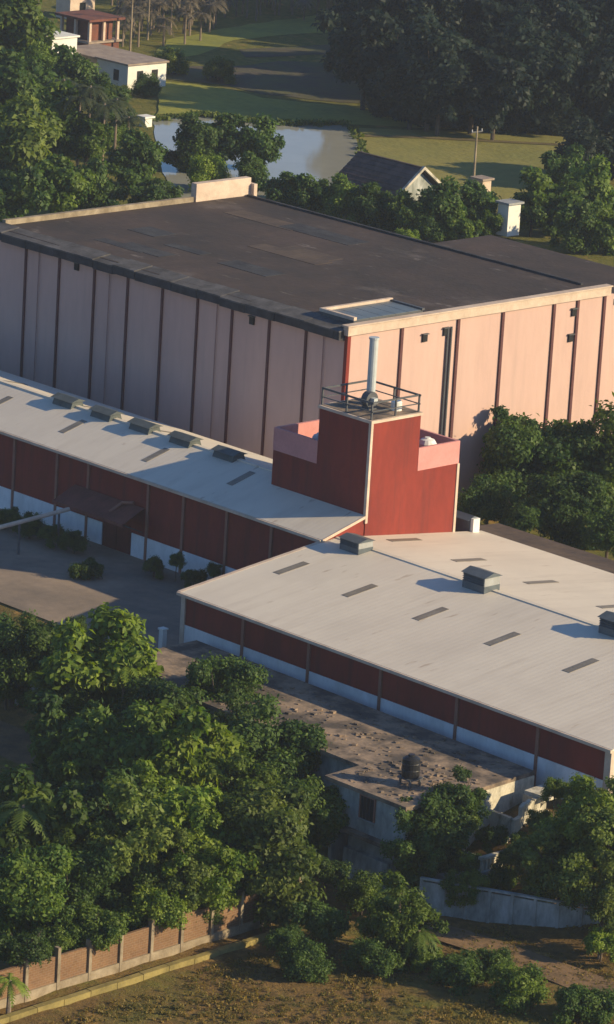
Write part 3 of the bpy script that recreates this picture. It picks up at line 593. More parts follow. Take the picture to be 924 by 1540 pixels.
rt = MB().prism([(X0, Yc-hw-.2, e-.1), (X0, Yc, rdg), (X0, Yc+hw+.2, e-.1), (X0, Yc+hw+.2, e-.25), (X0, Yc, rdg-.2), (X0, Yc-hw-.2, e-.25)], (X1-X0, 0, 0)).build('roof', 'tile', th)
k_ = (rdg-e+.1)/(hw+.2)
for r_ in range(7):
    ya, yb = Yc-hw-.25+r_*.54, Yc-hw-.25+(r_+1)*.54+.06; f = lambda y: e-.1+k_*(y-(Yc-hw-.2))+.07
    MB().prism([(X0+.02, ya, f(ya)+.05), (X1-.02, ya, f(ya)+.05), (X1-.02, yb, f(yb)-.02), (X0+.02, yb, f(yb)-.02)], (0, 0, .05)).build('tile_course', 'tile', rt)
MB().prism([(X1, Yc-hw-.3, e-.25), (X1, Yc, rdg-.05), (X1, Yc+hw+.3, e-.25), (X1, Yc+hw+.3, e+.1), (X1, Yc, rdg+.3), (X1, Yc-hw-.3, e+.1)], (.35, 0, 0)).build('verge_board', 'stucco', th)
box(X0, X1, Yc-.15, Yc+.15, rdg-.02, rdg+.18).build('ridge_tiles', 'tile', rt)
w_ = box(c0[0]+.5, c0[0]+1.9, Yc-hw+.4, Yc-hw+.49, 1.2, 2.8).build('window', 'yellow', th); box(c0[0]+.4, c0[0]+2.0, Yc-hw+.3, Yc-hw+.48, 1.05, 1.19).build('sill', 'white', w_)

def hut(name, label, cat, u, v, z, wx_, wy_, h, wallm, roofm, win=None):
    p = at(u, v, z); o = thing(name, label, cat, (p[0], p[1], z))
    x, y = p[0], p[1]
    box(x-wx_/2, x+wx_/2, y-wy_/2, y+wy_/2, z-.5, z+h).build('wall', wallm, o)
    box(x-wx_/2-.25, x+wx_/2+.25, y-wy_/2-.25, y+wy_/2+.25, z+h, z+h+.22).build('roof', roofm, o)
    for (side, a, zz, ww, hh) in (win or []):
        if side == 'x':
            w = box(x+wx_/2-.02, x+wx_/2+.05, y+a-ww/2, y+a+ww/2, z+zz, z+zz+hh).build('window', 'black', o)
            box(x+wx_/2-.02, x+wx_/2+.14, y+a-ww/2-.12, y+a+ww/2+.12, z+zz-.12, z+zz-.01).build('sill', wallm, w)
        else:
            w = box(x+a-ww/2, x+a+ww/2, y-wy_/2-.05, y-wy_/2+.02, z+zz, z+zz+hh).build('window', 'black', o)
            box(x+a-ww/2-.12, x+a+ww/2+.12, y-wy_/2-.14, y-wy_/2+.02, z+zz-.12, z+zz-.01).build('sill', wallm, w)
    return o
hut('white_hut', 'small white block hut beyond the dark annex roof', 'hut', 764, 346, 1.0, 1.6, 1.9, 3.0, 'white', 'vent_pale')
hut('peach_shed', 'tiny peach shed at the foot of the field pole', 'shed', 724, 290, 0.2, 1.6, 1.4, 1.6, 'cream', 'tin')
hut('white_farmhouse', 'single-storey white farmhouse with two dark windows near the pond', 'house', 197, 128, 0, 6.0, 6.5, 3.2, 'white', 'tin', [('x', -1.2, 1.0, 1.0, 1.4), ('x', 1.3, 1.0, 1.0, 1.4), ('y', .8, 1.0, 1.0, 1.4)])
f2 = hut('tin_roofed_barn', 'long low barn with a pale tin roof behind the white farmhouse', 'barn', 150, 112, 0, 9, 7, 2.8, 'cream', 'tin', [('x', 0, .9, 1.4, 1.5)])
hut('white_house', 'narrow tall white house half hidden by trees at the upper left', 'house', 82, 112, 0, 3.5, 4.2, 5.0, 'white', 'white', [('x', 0, 2.6, 1.0, 1.4)])
p = at(133, 88, 0); bt = thing('brick_storey', 'unfinished dark red brick building with open pillared storey at the upper left', 'building', (p[0], p[1], 0))
x, y = p[0], p[1]
box(x-3, x+3, y-2.6, y+2.6, -.5, 2.6).build('lower_storey', 'brick', bt); box(x-3.3, x+3.3, y-2.9, y+2.9, 2.6, 2.85).build('floor_slab', 'tin', bt)
for a, b in ((-2.8, -2.4), (2.8, -2.4), (2.8, 2.4), (-2.8, 2.4), (0, -2.4), (2.8, 0)): box(x+a-.18, x+a+.18, y+b-.18, y+b+.18, 2.85, 5.5).build('pillar', 'cream', bt)
box(x-2.4, x+2.4, y-2, y+1.9, 2.86, 5.5).build('core_wall', 'brick', bt); box(x-3.5, x+3.5, y-3.1, y+3.1, 5.5, 5.8).build('roof_slab', 'brick', bt)
hut('pump_house', 'tiny pale pump house on the pond bank below the farmhouse', 'hut', 219, 190, 0, 1.1, 1.1, 1.1, 'white', 'white')
hut('village_house', 'cream village house glimpsed among palms at top left', 'house', 113, 26, 0, 3, 4.5, 3.2, 'cream', 'tin', [('x', 0, 1, 1.0, 1.3)])
def pole(label, u, v, h, arm=True):
    p = at(u, v, 0); o = thing('utility_pole', label, 'pole', (p[0], p[1], 0))
    MB().tube([(p[0], p[1], -.3), (p[0], p[1], h)], [.16, .10], 8).build('shaft', 'concrete', o)
    if arm:
        box(p[0]-.06, p[0]+.06, p[1]-.9, p[1]+.9, h-.7, h-.55).build('crossarm', 'metal_dark', o)
        for a in (-.8, 0, .8): MB().tube([(p[0], p[1]+a, h-.55), (p[0], p[1]+a, h-.3)], [.06, .05], 6).build('insulator', 'white', o)
pole('pale concrete pole standing alone in the brown paddy field', 712, 280, 7.0)
pole('tall pale pole beside the white farmhouse roof', 195, 95, 9.5, True)
pole('slim pole near the edge of the palm plantation', 222, 60, 7.5, False)

# ------------------------------------------------------------------ vegetation
def leafmesh(name, clumps, n, size, rng, flat=0.8, droop=0.2, inner=0.2):
    """clumps: rows x, y, z, r, tint. n leaves on each clump."""
    k = len(clumps); C_ = np.repeat(clumps, n, axis=0)
    N_ = len(C_); d = rng.normal(size=(N_, 3)); d /= np.linalg.norm(d, axis=1)[:, None]
    rr = np.clip(rng.normal(.88, .26, N_), .2, 1.6)
    pos = C_[:, :3] + d*(C_[:, 3]*rr)[:, None]*np.array([1, 1, flat])
    nrm = d + rng.normal(size=(N_, 3))*.55 + np.array([0, 0, .35]); nrm /= np.linalg.norm(nrm, axis=1)[:, None]
    t = rng.normal(size=(N_, 3)) + d*.8 - np.array([0, 0, droop*2]); t -= nrm*(t*nrm).sum(1)[:, None]; t /= np.linalg.norm(t, axis=1)[:, None]+1e-9
    b = np.cross(nrm, t); s = size*rng.uniform(.6, 1.35, N_)
    L_ = t*s[:, None]; B_2 = b*(s*rng.uniform(.22, .36, N_))[:, None]
    v = np.stack([pos, pos+L_*.5+B_2+nrm*(s*.08)[:, None], pos+L_-nrm*(s*.12)[:, None], pos+L_*.5-B_2+nrm*(s*.08)[:, None]], 1).reshape(-1, 3)
    me = bpy.data.meshes.new(name); me.vertices.add(4*N_); me.vertices.foreach_set('co', v.astype(np.float32).ravel())
    me.loops.add(4*N_); me.loops.foreach_set('vertex_index', np.arange(4*N_, dtype=np.int32))
    me.polygons.add(N_); me.polygons.foreach_set('loop_start', np.arange(0, 4*N_, 4, dtype=np.int32)); me.polygons.foreach_set('loop_total', np.full(N_, 4, np.int32))
    at_ = me.attributes.new('tint', 'FLOAT', 'POINT'); tint = np.clip(C_[:, 4] + rng.normal(size=N_)*.2, 0, 1)
    at_.data.foreach_set('value', np.repeat(tint, 4).astype(np.float32)); me.update(); me.validate(); return me

def crown(name, seed, nc, n, az, size, cr=(.2, .36), R=4.0, rough=.35, sparse=0.0, droop=.2, low=-.75):
    rng = np.random.default_rng(seed); ph = rng.uniform(0, 6.28, 8); fr = rng.normal(size=(8, 3))*2.2
    P = []
    while len(P) < nc:
        d = rng.normal(size=3); d /= np.linalg.norm(d)
        if d[2] < low: continue
        amp = 1 + rough*np.mean(np.cos(fr@d*1.3+ph))*1.6
        r = rng.random()**.45*.82
        c = d*r*amp; cr_ = rng.uniform(*cr)*(1-.25*r)
        P.append((c[0]*R, c[1]*R, c[2]*R*az, cr_*R, rng.beta(1.6, 1.8)))
    P = np.array(P); D_ = np.linalg.norm(P[:, None, :3]-P[None, :, :3], axis=2); D_.sort(axis=1)
    P = P[D_[:, 2] < .30*R]            # no clump hangs free of the crown
    P[:, :2] -= P[:, :2].mean(0); ext = np.percentile(np.hypot(P[:, 0], P[:, 1])+P[:, 3]*.7, 94)
    P[:, :4] *= R*1.04/ext
    return leafmesh(name, P, n, size, rng, droop=droop)
def trunkmesh(name, seed, R=4.0, h=1.0, r=.24, az=.9):
    """trunk from z=-1 (ground) to 0 (crown centre); limbs spread inside the crown."""
    rng = random.Random(seed); b = MB(); hz_ = 5.0
    b.tube([(0, 0, -hz_-.5), (rng.uniform(-.1, .1), rng.uniform(-.1, .1), -hz_*.5), (rng.uniform(-.2, .2), rng.uniform(-.2, .2), -.9)], [r*1.3, r, r*.8], 8)
    for k in range(6):
        a = k*PI/3+rng.uniform(-.4, .4); q = rng.uniform(.5, .75)*R; zt = rng.uniform(.0, .6)*R*az
        b.tube([(0, 0, -1.2), (q*.45*math.cos(a), q*.45*math.sin(a), zt*.35-.3), (q*math.cos(a), q*math.sin(a), zt)], [r*.6, r*.4, r*.12], 6)
    me = bpy.data.meshes.new(name); me.from_pydata(b.v, [], b.f); me.update(); return me

VAR = {
 'round':   [crown('crown_round', s, 100, 440, 1.1, .40, cr=(.14, .30), rough=.6, low=-1) for s in (1, 2, 3)],
 'tall':    [crown('crown_tall', s, 90, 330, 1.4, .62, cr=(.12, .26), rough=.5, droop=.5, low=-1) for s in (4, 5)],
 'feather': [crown('crown_feather', s, 100, 260, 1.1, .38, cr=(.09, .20), rough=.8, low=-1) for s in (6, 7)],
 'bush':    [crown('crown_bush', s, 60, 330, .85, .42, cr=(.14, .32), rough=.7, low=-.7) for s in (8, 9)],
 'far':     [crown('crown_far', s, 80, 170, 1.2, .65, cr=(.14, .28), rough=.7, low=-1) for s in (10, 11, 12)],
}
TRUNK = [trunkmesh('trunk_limbs', s) for s in (1, 2, 3)]
for l in VAR.values():
    for me_ in l: me_.materials.append(LEAF['mid'])
for t_ in TRUNK: t_.materials.append(M['bark'])
_cnt = {}
def tree(kind, col, u, v, rpx, hc, label, group=None, name=None, cat=None):
    z = 0.0
    if kind != 'bush': hc *= .88
    for _ in range(60):
        p = at(u, v, z+hc); z += .3*(T(p[0], p[1])-z)
    s = rpx/(FPX/depth(p))/4.0*{'bush': 1.0, 'far': 1.08}.get(kind, 1.12)
    i = _cnt.get(kind, 0); _cnt[kind] = i+1
    rg = random.Random(int(u*31+v*17))
    bush = kind == 'bush'
    o = thing(name or ('bush' if bush else 'tree'), label, cat or ('bush' if bush else 'tree'), (p[0], p[1], z), group)
    c = bpy.data.objects.new('foliage' if bush else 'crown', VAR[kind][i % len(VAR[kind])]); COL.objects.link(c); c.parent = o
    c.location = (0, 0, hc); c.scale = (s, s, s*rg.uniform(.92, 1.08)); c.rotation_euler = (0, 0, rg.uniform(0, 6.28))
    c.material_slots[0].link = 'OBJECT'; c.material_slots[0].material = LEAF[col]
    t = bpy.data.objects.new('stem' if bush else 'trunk', TRUNK[i % 3]); COL.objects.link(t); t.parent = o
    t.location = (0, 0, hc); t.scale = (s*.9, s*.9, hc/5.0); t.rotation_euler = (0, 0, rg.uniform(0, 6.28))
    return o

G = 'trees of the left foreground grove'
for a in [
 ('round', 'dark', 20, 985, 52, 4.5, 'dark bushy tree at the left edge just below the sunlit yard patch'),
 ('round', 'dark', 60, 975, 44, 4.5, 'dark tree between the left edge and the bright tall tree'),
 ('bush', 'dark', 116, 942, 18, 2.6, 'small tree poking up against the sunlit yard patch'),
 ('tall', 'bright', 140, 1020, 76, 6.5, 'tall bright broad-leaved tree standing highest in the left grove'),
 ('round', 'dark', 240, 1090, 62, 5, 'shaded dark tree in the gap between the tall bright tree and the yellow-green tree'),
 ('round', 'dark', 325, 1040, 52, 5.5, 'dark dense tree against the left part of the dirty flat roof'),
 ('tall', 'bright', 275, 1150, 72, 6.5, 'yellow-green sunlit tree in the middle of the left grove'),
 ('tall', 'mid', 195, 1150, 62, 5.5, 'green tree just below the tall bright tree'),
 ('round', 'dark', 425, 1140, 66, 5.5, 'dark green tree overlapping the window end of the flat-roofed house'),
 ('round', 'mid', 465, 1225, 48, 4.5, 'mid green tree just left of the house window'),
 ('round', 'olive', 405, 1272, 80, 6, 'large rounded olive tree right of the grove above the brick wall end'),
 ('tall', 'mid', 55, 1255, 68, 6, 'leafy tree at the left edge halfway down the grove'),
 ('round', 'dark', 150, 1235, 66, 5, 'dark shaded tree in the heart of the grove'),
 ('feather', 'olive', 200, 1290, 76, 5.5, 'feathery olive tree behind the middle of the brick wall'),
 ('tall', 'bright', 300, 1270, 62, 5.5, 'bright light-catching tree left of the rounded olive tree'),
 ('feather', 'bright', 305, 1310, 60, 5, 'airy yellow-green tree over the right half of the brick wall'),
 ('round', 'mid', 35, 1345, 62, 5, 'round green tree at the left edge above the brick wall'),
 ('round', 'dark', 105, 1330, 56, 4.5, 'dark tree between the left-edge tree and the feathery olive'),
 ('bush', 'mid', 135, 1392, 52, 3, 'broad green bush overhanging the left part of the brick wall'),
 ('bush', 'bright', 235, 1368, 42, 3, 'lighter bush hanging over the middle of the brick wall'),
 ('bush', 'dark', 35, 1428, 42, 3, 'dark bush at the lower left corner behind the brick wall'),
 ('tall', 'dark', 105, 1125, 58, 5, 'dark green tree beneath the tall bright tree beside the dirt path'),
 ('round', 'mid', 345, 1190, 56, 5, 'green tree between the yellow-green tree and the rounded olive'),
 ]: tree(*a, group=G)
for a in [
 ('feather', 'bright', 235, 1220, 52, 5.4, 'airy bright tree right of the grove heart below the yellow-green tree'),
 ('round', 'mid', 90, 1060, 40, 5.0, 'green tree in front of the tall bright tree beside the shed'),
 ('tall', 'mid', 125, 1160, 48, 5.0, 'green tree above the lower end of the dirt path'),
 ('feather', 'olive', 260, 1330, 50, 4.4, 'feathery tree just above the lighter overhanging bush'),
 ('round', 'olive', 345, 1270, 44, 5.0, 'small olive tree tucked left of the large rounded olive'),
 ('round', 'dark', 370, 1100, 44, 5.0, 'dark tree before the middle of the dirty flat roof'),
 ]: tree(*a, group=G)
G = 'trees in front of the flat-roofed house'
for a in [
 ('feather', 'bright', 888, 1250, 56, 4.6, 'sunlit olive tree before the right end of the red wing'),
 ('feather', 'olive', 922, 1258, 54, 4.8, 'olive tree cut by the right edge below the red wing'),
 ('feather', 'olive', 838, 1300, 58, 4.2, 'loose olive tree hanging over the garden wall'),
 ('round', 'dark', 652, 1248, 52, 4.6, 'dark climber-clad tree between house window and crumbling stucco stair head'),
 ('feather', 'dark', 692, 1212, 38, 5.0, 'small dark tree on the roof edge left of the stucco stair head'),
 ('feather', 'dark', 625, 1290, 46, 3.4, 'dark sparse tree right of the lower house wall'),
 ('feather', 'mid', 700, 1335, 30, 2.2, 'small thin tree in front of the left end of the garden wall'),
 ('feather', 'mid', 605, 1395, 52, 2.6, 'young leafy tree standing alone before the flat-roofed house'),
 ]: tree(*a, group=G)
G = 'bushes on the near slope'
for a in [
 ('bush', 'mid', 545, 1345, 34, 1.5, 'bush at the foot of the lower white house wall'),
 ('bush', 'dark', 480, 1385, 44, 1.6, 'dark bush between rounded olive tree and the lower house wall'),
 ('bush', 'dark', 455, 1450, 36, 1.0, 'low dark bush beyond the right end of the brick wall'),
 ('bush', 'bright', 905, 1418, 32, 1.4, 'light green broad-leaved bush at the right edge on the slope'),
 ('bush', 'dark', 560, 1440, 36, 1.0, 'low dark bush below the young leafy tree'),
 ('bush', 'dark', 690, 1462, 44, .8, 'spreading dark bush in the lower middle of the slope'),
 ('bush', 'mid', 780, 1490, 46, .8, 'spreading green bush by the lower sandy track'),
 ('bush', 'dark', 880, 1512, 46, .9, 'dark bush in the lower right corner'),
 ('bush', 'dark', 745, 1450, 30, .8, 'dark bush between the two halves of the sandy track'),
 ('bush', 'dark', 430, 1415, 34, 1.4, 'dark bush right at the end of the brick wall'),
 ('bush', 'mid', 640, 1440, 26, .8, 'small green bush just right of the young leafy tree'),
 ]: tree(*a, group=G)
G = 'climbers and scrub over the old house'
for a in [
 ('bush', 'olive', 690, 1235, 32, 3.8, 'dark climber mass between the roof tank and the stucco ruin'),
 ('bush', 'bright', 850, 1285, 26, 3.0, 'sunlit climber spilling over the right side of the stucco ruin'),
 ('bush', 'olive', 770, 1290, 26, 2.2, 'climber covering the foot of the stucco ruin'),
 ('feather', 'olive', 884, 1218, 28, 4.8, 'small olive tree behind the stucco ruin against the white wall base'),
 ('feather', 'olive', 910, 1345, 50, 3.2, 'olive tree at the right edge hiding the end of the garden wall'),
 ('bush', 'olive', 872, 1196, 26, 2.6, 'climber heap against the white wall base near the right end of the red wing'),
 ('bush', 'olive', 908, 1206, 28, 2.6, 'climber heap at the right corner foot of the red wing'),
 ('bush', 'mid', 835, 1188, 20, 2.4, 'low climber heap against the white wall base behind the broken slab'),
 ('bush', 'mid', 790, 1266, 24, .9, 'green scrub growing inside the wall remains'),
 ('bush', 'olive', 812, 1235, 22, .9, 'olive scrub beside the broken slab'),
 ('bush', 'dark', 740, 1258, 26, 1.2, 'dark scrub between old house and the wall remains'),
 ('bush', 'mid', 755, 1322, 26, .9, 'green scrub behind the left half of the garden wall'),
 ('bush', 'mid', 700, 1300, 26, 1.6, 'green scrub covering the balustrade foot'),
 ('feather', 'olive', 820, 1330, 30, 2.4, 'slim olive tree before the right half of the garden wall'),
 ('bush', 'dark', 665, 1300, 30, 2.0, 'dark climber over the left end of the balustrade'),
 ('bush', 'dark', 640, 1205, 28, 3.8, 'dark climber hanging from the roof edge below the water tank'),
 ]: tree(*a, group=G)
G = 'undergrowth of the left grove'
for a in [
 ('bush', 'dark', 380, 1075, 40, 2.6, 'dark shrub at the edge of the dirty roof beside the dense dark tree'),
 ('bush', 'dark', 405, 1350, 40, 1.8, 'dark shrub at the foot of the rounded olive tree'),
 ('bush', 'mid', 350, 1345, 36, 1.8, 'green shrub behind the right end of the brick wall'),
 ('bush', 'dark', 185, 1380, 36, 2.2, 'dark shrub between the two bushes overhanging the brick wall'),
 ('bush', 'mid', 300, 1372, 30, 1.8, 'green shrub right of the lighter overhanging bush'),
 ('bush', 'dark', 85, 1180, 46, 2.4, 'dark shrub at the lower end of the dirt path'),
 ('bush', 'dark', 20, 1205, 46, 2.0, 'dark shrub at the left edge below the dirt path'),
 ('bush', 'dark', 490, 1310, 34, 2.2, 'dark shrub between rounded olive tree and the lower white house wall'),
 ('bush', 'dark', 10, 1030, 30, 2.0, 'dark shrub in front of the left-edge shed'),
 ('bush', 'mid', 85, 1412, 36, 2.4, 'green shrub over the left quarter of the brick wall'),
 ]: tree(*a, group=G)
G = 'trees right of the tower'
for a in [
 ('round', 'dark', 785, 690, 62, 5.5, 'broad dark tree nearest the red tower against the pink wall'),
 ('tall', 'dark', 768, 668, 40, 6.8, 'leafy upper tree top rising against the pink wall right of the tower'),
 ('round', 'mid', 885, 700, 72, 5.5, 'large tree at the right edge behind the brown lean-to roof'),
 ('round', 'dark', 850, 765, 52, 3.6, 'dark tree low behind the brown lean-to roof'),
 ('bush', 'dark', 735, 755, 44, 2.6, 'dark bush close to the right side of the tower'),
 ('bush', 'dark', 790, 775, 40, 2.6, 'dark bush between the tower bush and the low dark tree'),
 ('bush', 'dark', 915, 800, 44, 2.6, 'dark bush at the right edge behind the lean-to'),
 ]: tree(*a, group=G)
G = 'shrubs along the white hall base'
for a in [
 ('bush', 'dark', 8, 778, 24, 1.0, 'hedge shrub at the left edge in front of the hall'),
 ('bush', 'dark', 45, 792, 22, 1.0, 'hedge shrub beside the first post of the overhead pipe'),
 ('bush', 'dark', 78, 803, 21, 1.0, 'hedge shrub in the middle of the row left of the door'),
 ('bush', 'dark', 112, 815, 21, 1.0, 'hedge shrub nearest the door on its left'),
 ('bush', 'dark', 232, 851, 20, .9, 'low shrub first to the right of the hall door'),
 ('bush', 'dark', 266, 843, 13, 1.7, 'tall narrow shrub right of the hall door'),
 ('bush', 'dark', 292, 868, 20, .8, 'low shrub between the two narrow shrubs by the hall'),
 ('bush', 'dark', 322, 858, 13, 1.5, 'narrow shrub nearest the left corner of the red wing'),
 ('bush', 'dark', 130, 858, 26, .6, 'low dark shrub on the yard in front of the hall door'),
 ]: tree(*a, group=G)
G = 'trees between warehouse and pond'
for a in [
 ('far', 'dark', 290, 218, 34, 3.6, 'dark tree on the left of the clump standing in front of the pond'),
 ('far', 'dark', 338, 208, 36, 3.8, 'dark tree in the middle of the clump standing before the pond'),
 ('far', 'dark', 388, 215, 36, 3.6, 'dark tree on the right of the clump standing before the pond'),
 ('bush', 'bright', 312, 262, 32, 2.0, 'light green bush below the dark pond clump'),
 ('far', 'dark', 378, 262, 26, 2.8, 'small dark tree right of the light green pond bush'),
 ('far', 'dark', 428, 288, 30, 3.2, 'dark tree behind the raised peach parapet on its right'),
 ('far', 'dark', 470, 292, 30, 3.2, 'dark tree second right of the raised peach parapet'),
 ('far', 'mid', 512, 302, 30, 3.0, 'green tree just left of the tiled house'),
 ('far', 'dark', 560, 312, 32, 2.8, 'tree before the eaves of the tiled house on the left'),
 ('far', 'mid', 622, 322, 30, 3.0, 'tree in front of the tiled house gable'),
 ('far', 'dark', 668, 322, 38, 3.2, 'dark tree right of the tiled house gable'),
 ('far', 'dark', 712, 312, 36, 3.2, 'dark tree below the field pole'),
 ('far', 'mid', 735, 330, 22, 2.4, 'small tree touching the white hut on its left'),
 ('bush', 'bright', 612, 356, 18, 1.2, 'light bush at the back edge of the warehouse roof'),
 ]: tree(*a, group=G)
G = 'trees of the upper left wood'
for a in [
 ('far', 'mid', 30, 45, 60, 7, 'tall green tree in the top left corner'),
 ('far', 'dark', 15, 140, 62, 6, 'dark tree at the left edge below the top corner tree'),
 ('far', 'mid', 70, 185, 52, 6, 'green tree left of the palm trunks'),
 ('far', 'olive', 30, 225, 60, 5.5, 'olive tree at the left edge above the warehouse roof'),
 ('far', 'mid', 90, 280, 46, 4.5, 'tree over the left end of the rear parapet'),
 ('far', 'dark', 20, 295, 46, 4, 'dark tree at the left end of the warehouse roof'),
 ('far', 'dark', 145, 285, 36, 3.6, 'dark tree right of the palm trunks above the rear parapet'),
 ('far', 'dark', 205, 240, 40, 4.0, 'dark tree between the palms and the pond'),
 ('far', 'dark', 215, 290, 34, 3.2, 'dark tree just left of the pond inlet'),
 ('far', 'dark', 110, 130, 38, 4, 'dark tree below the narrow white house'),
 ('far', 'dark', 155, 150, 32, 3, 'dark tree below the tin-roofed barn'),
 ('far', 'mid', 60, 95, 26, 4, 'tree covering the left side of the narrow white house'),
 ('bush', 'dark', 222, 131, 22, 1.2, 'dark bush at the right foot of the white farmhouse'),
 ('bush', 'olive', 175, 140, 20, 1.0, 'olive bush before the white farmhouse'),
 ('bush', 'olive', 255, 95, 26, 1.4, 'scrubby bush behind the white farmhouse on the right'),
 ('bush', 'olive', 330, 105, 30, 1.4, 'purple-green scrub in the middle of the far field'),
 ]: tree(*a, group=G)
G = 'trees at the right edge of the paddy'
for a in [
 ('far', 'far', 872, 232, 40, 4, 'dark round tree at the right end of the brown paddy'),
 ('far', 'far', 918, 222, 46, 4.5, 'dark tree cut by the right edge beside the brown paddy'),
 ('far', 'mid', 835, 305, 48, 4, 'green tree right of the white hut'),
 ('far', 'mid', 895, 300, 46, 4, 'sunlit green tree at the right above the annex roof'),
 ('far', 'dark', 800, 320, 30, 3, 'dark tree directly behind the white hut'),
 ('far', 'mid', 920, 345, 36, 3, 'tree at the right edge directly over the annex roof'),
 ('far', 'dark', 870, 345, 32, 3, 'dark tree touching the annex roof corner'),
 ]: tree(*a, group=G)
# the dark wood, top right: trees that nothing tells apart
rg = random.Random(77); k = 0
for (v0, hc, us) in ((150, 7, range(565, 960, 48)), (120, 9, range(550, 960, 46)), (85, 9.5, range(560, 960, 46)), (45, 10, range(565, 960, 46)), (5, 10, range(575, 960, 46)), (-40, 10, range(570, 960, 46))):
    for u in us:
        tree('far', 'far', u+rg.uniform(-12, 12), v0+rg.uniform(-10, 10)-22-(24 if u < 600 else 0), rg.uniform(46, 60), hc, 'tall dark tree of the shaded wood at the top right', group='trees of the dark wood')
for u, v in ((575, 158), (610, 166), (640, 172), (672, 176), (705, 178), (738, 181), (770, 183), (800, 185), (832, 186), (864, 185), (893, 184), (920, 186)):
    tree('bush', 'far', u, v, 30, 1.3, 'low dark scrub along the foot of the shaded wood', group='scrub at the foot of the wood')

# palms
def palmcrown(name, seed, nf=16, L=2.6, wide=.42):
    rng = np.random.default_rng(seed); V = []; F = []; 
    for k in range(nf):
        a = k*2.4+rng.uniform(-.2, .2); up = rng.uniform(.1, 1.0); pts = []
        for s_ in np.linspace(0, 1, 7): pts.append((s_*L*(1-.15*s_), up*L*.6*s_-1.25*L*.6*s_**2))
        ca, sa = math.cos(a), math.sin(a)
        for i in range(6):
            for side in (-1, 1):
                for h in range(2):
                    f = (i+h*.5)/6; r = np.interp(f, np.linspace(0, 1, 7), [q[0] for q in pts]); z = np.interp(f, np.linspace(0, 1, 7), [q[1] for q in pts])
                    r2 = np.interp(min(1, f+.09), np.linspace(0, 1, 7), [q[0] for q in pts]); z2 = np.interp(min(1, f+.09), np.linspace(0, 1, 7), [q[1] for q in pts])
                    w = wide*L*.45*math.sin(PI*min(.95, f*.85+.12)); n = len(V)
                    V += [(ca*r, sa*r, z), (ca*r2, sa*r2, z2), (ca*(r2+w*.35)-sa*side*w, sa*(r2+w*.35)+ca*side*w, z2-w*.35)]; F.append((n, n+1, n+2))
    me = bpy.data.meshes.new(name); me.from_pydata(V, [], F); me.update()
    at_ = me.attributes.new('tint', 'FLOAT', 'POINT'); at_.data.foreach_set('value', rng.random(len(V)).astype(np.float32)); return me
PC = [palmcrown('palm_crown', s) for s in (1, 2, 3)]
for m_ in PC: m_.materials.append(LEAF['palm'])
pt = MB().tube([(0, 0, -.02), (.02, 0, .5), (.0, .01, 1)], [1.25, .95, .8], 7); PT = bpy.data.meshes.new('palm_trunk'); PT.from_pydata(pt.v, [], pt.f); PT.materials.append(M['bark_pale'])
def palm(u, v, h, s, label, group, col='palm', tr=.15):
    p = at(u, v, 0); z = T(p[0], p[1]); o = thing('palm_tree', label, 'palm', (p[0], p[1], z), group); rg = random.Random(int(u*7+v))
    c = bpy.data.objects.new('crown', PC[int(u) % 3]); COL.objects.link(c); c.parent = o; c.location = (0, 0, h); c.scale = (s, s, s); c.rotation_euler = (rg.uniform(-.1, .1), rg.uniform(-.1, .1), rg.uniform(0, 6))
    c.material_slots[0].link = 'OBJECT'; c.material_slots[0].material = LEAF[col]
    t = bpy.data.objects.new('trunk', PT); COL.objects.link(t); t.parent = o; t.scale = (tr, tr, h)
for u, v, h, s, l in [(116, 258, 8.5, 1.15, 'tall palm leftmost of those standing before the narrow white house'), (131, 255, 9.5, 1.1, 'palm second from the left among those before the narrow white house'), (153, 262, 8.0, 1.1, 'palm with trunk halfway between barn and rear parapet'), (190, 262, 6.5, 1.1, 'shorter palm nearest the pond inlet'), (172, 240, 7.0, 1.0, 'palm right below the white farmhouse'), (92, 230, 8.5, 1.1, 'palm rising among green trees left of the others')]:
    palm(u, v, h, s, l, 'palms left of the pond')
def near_palm(u, v, hc, s_, label, col='mid'):
    z = 0.0
    for _ in range(60):
        q = at(u, v, z+hc); z += .3*(T(q[0], q[1])-z)
    o = thing('palm_tree', label, 'palm', (q[0], q[1], z), 'palms among the foreground trees')
    c = bpy.data.objects.new('crown', PC[int(u) % 3]); COL.objects.link(c); c.parent = o; c.location = (0, 0, hc); c.scale = (s_, s_, s_); c.rotation_euler = (.05, -.08, u)
    c.material_slots[0].link = 'OBJECT'; c.material_slots[0].material = LEAF[col]
    t = bpy.data.objects.new('trunk', PT); COL.objects.link(t); t.parent = o; t.scale = (.14, .14, hc)
for a in [(150, 950, 8.6, .95, 'bright palm crown crowning the tall bright tree near the yard', 'bright'), (188, 1000, 7.6, .85, 'palm crown on the right flank of the tall bright tree', 'bright'),
          (35, 1215, 7.6, .95, 'palm crown at the left edge below the dirt path', 'mid'), (602, 1345, 3.6, .8, 'small feathery palm above the young leafy tree', 'mid'),
          (630, 1400, 2.4, .7, 'low palm beside the young leafy tree before the house', 'mid'), (905, 1405, 1.8, .6, 'low palm-like plant at the right edge of the slope', 'bright'),
          (15, 1475, 2.2, .6, 'banana-like plant in the lower left corner', 'bright')]: near_palm(*a)
rg = random.Random(9)
for r_, (v, n) in enumerate(((72, 5), (60, 7), (50, 10), (38, 26), (26, 28), (12, 30), (-4, 30), (-22, 30), (-42, 26))):
    for k in range(n):
        u = (175 + k*(385/n) if v < 45 else 185 + k*(150/n)) + rg.uniform(-7, 7)
        palm(u, v + rg.uniform(-6, 6) - (u-175)*.045, rg.uniform(2.6, 4.8), rg.uniform(.6, .9), 'slender palm in the plantation beyond the far field', 'palms of the plantation', 'plantation', .13)

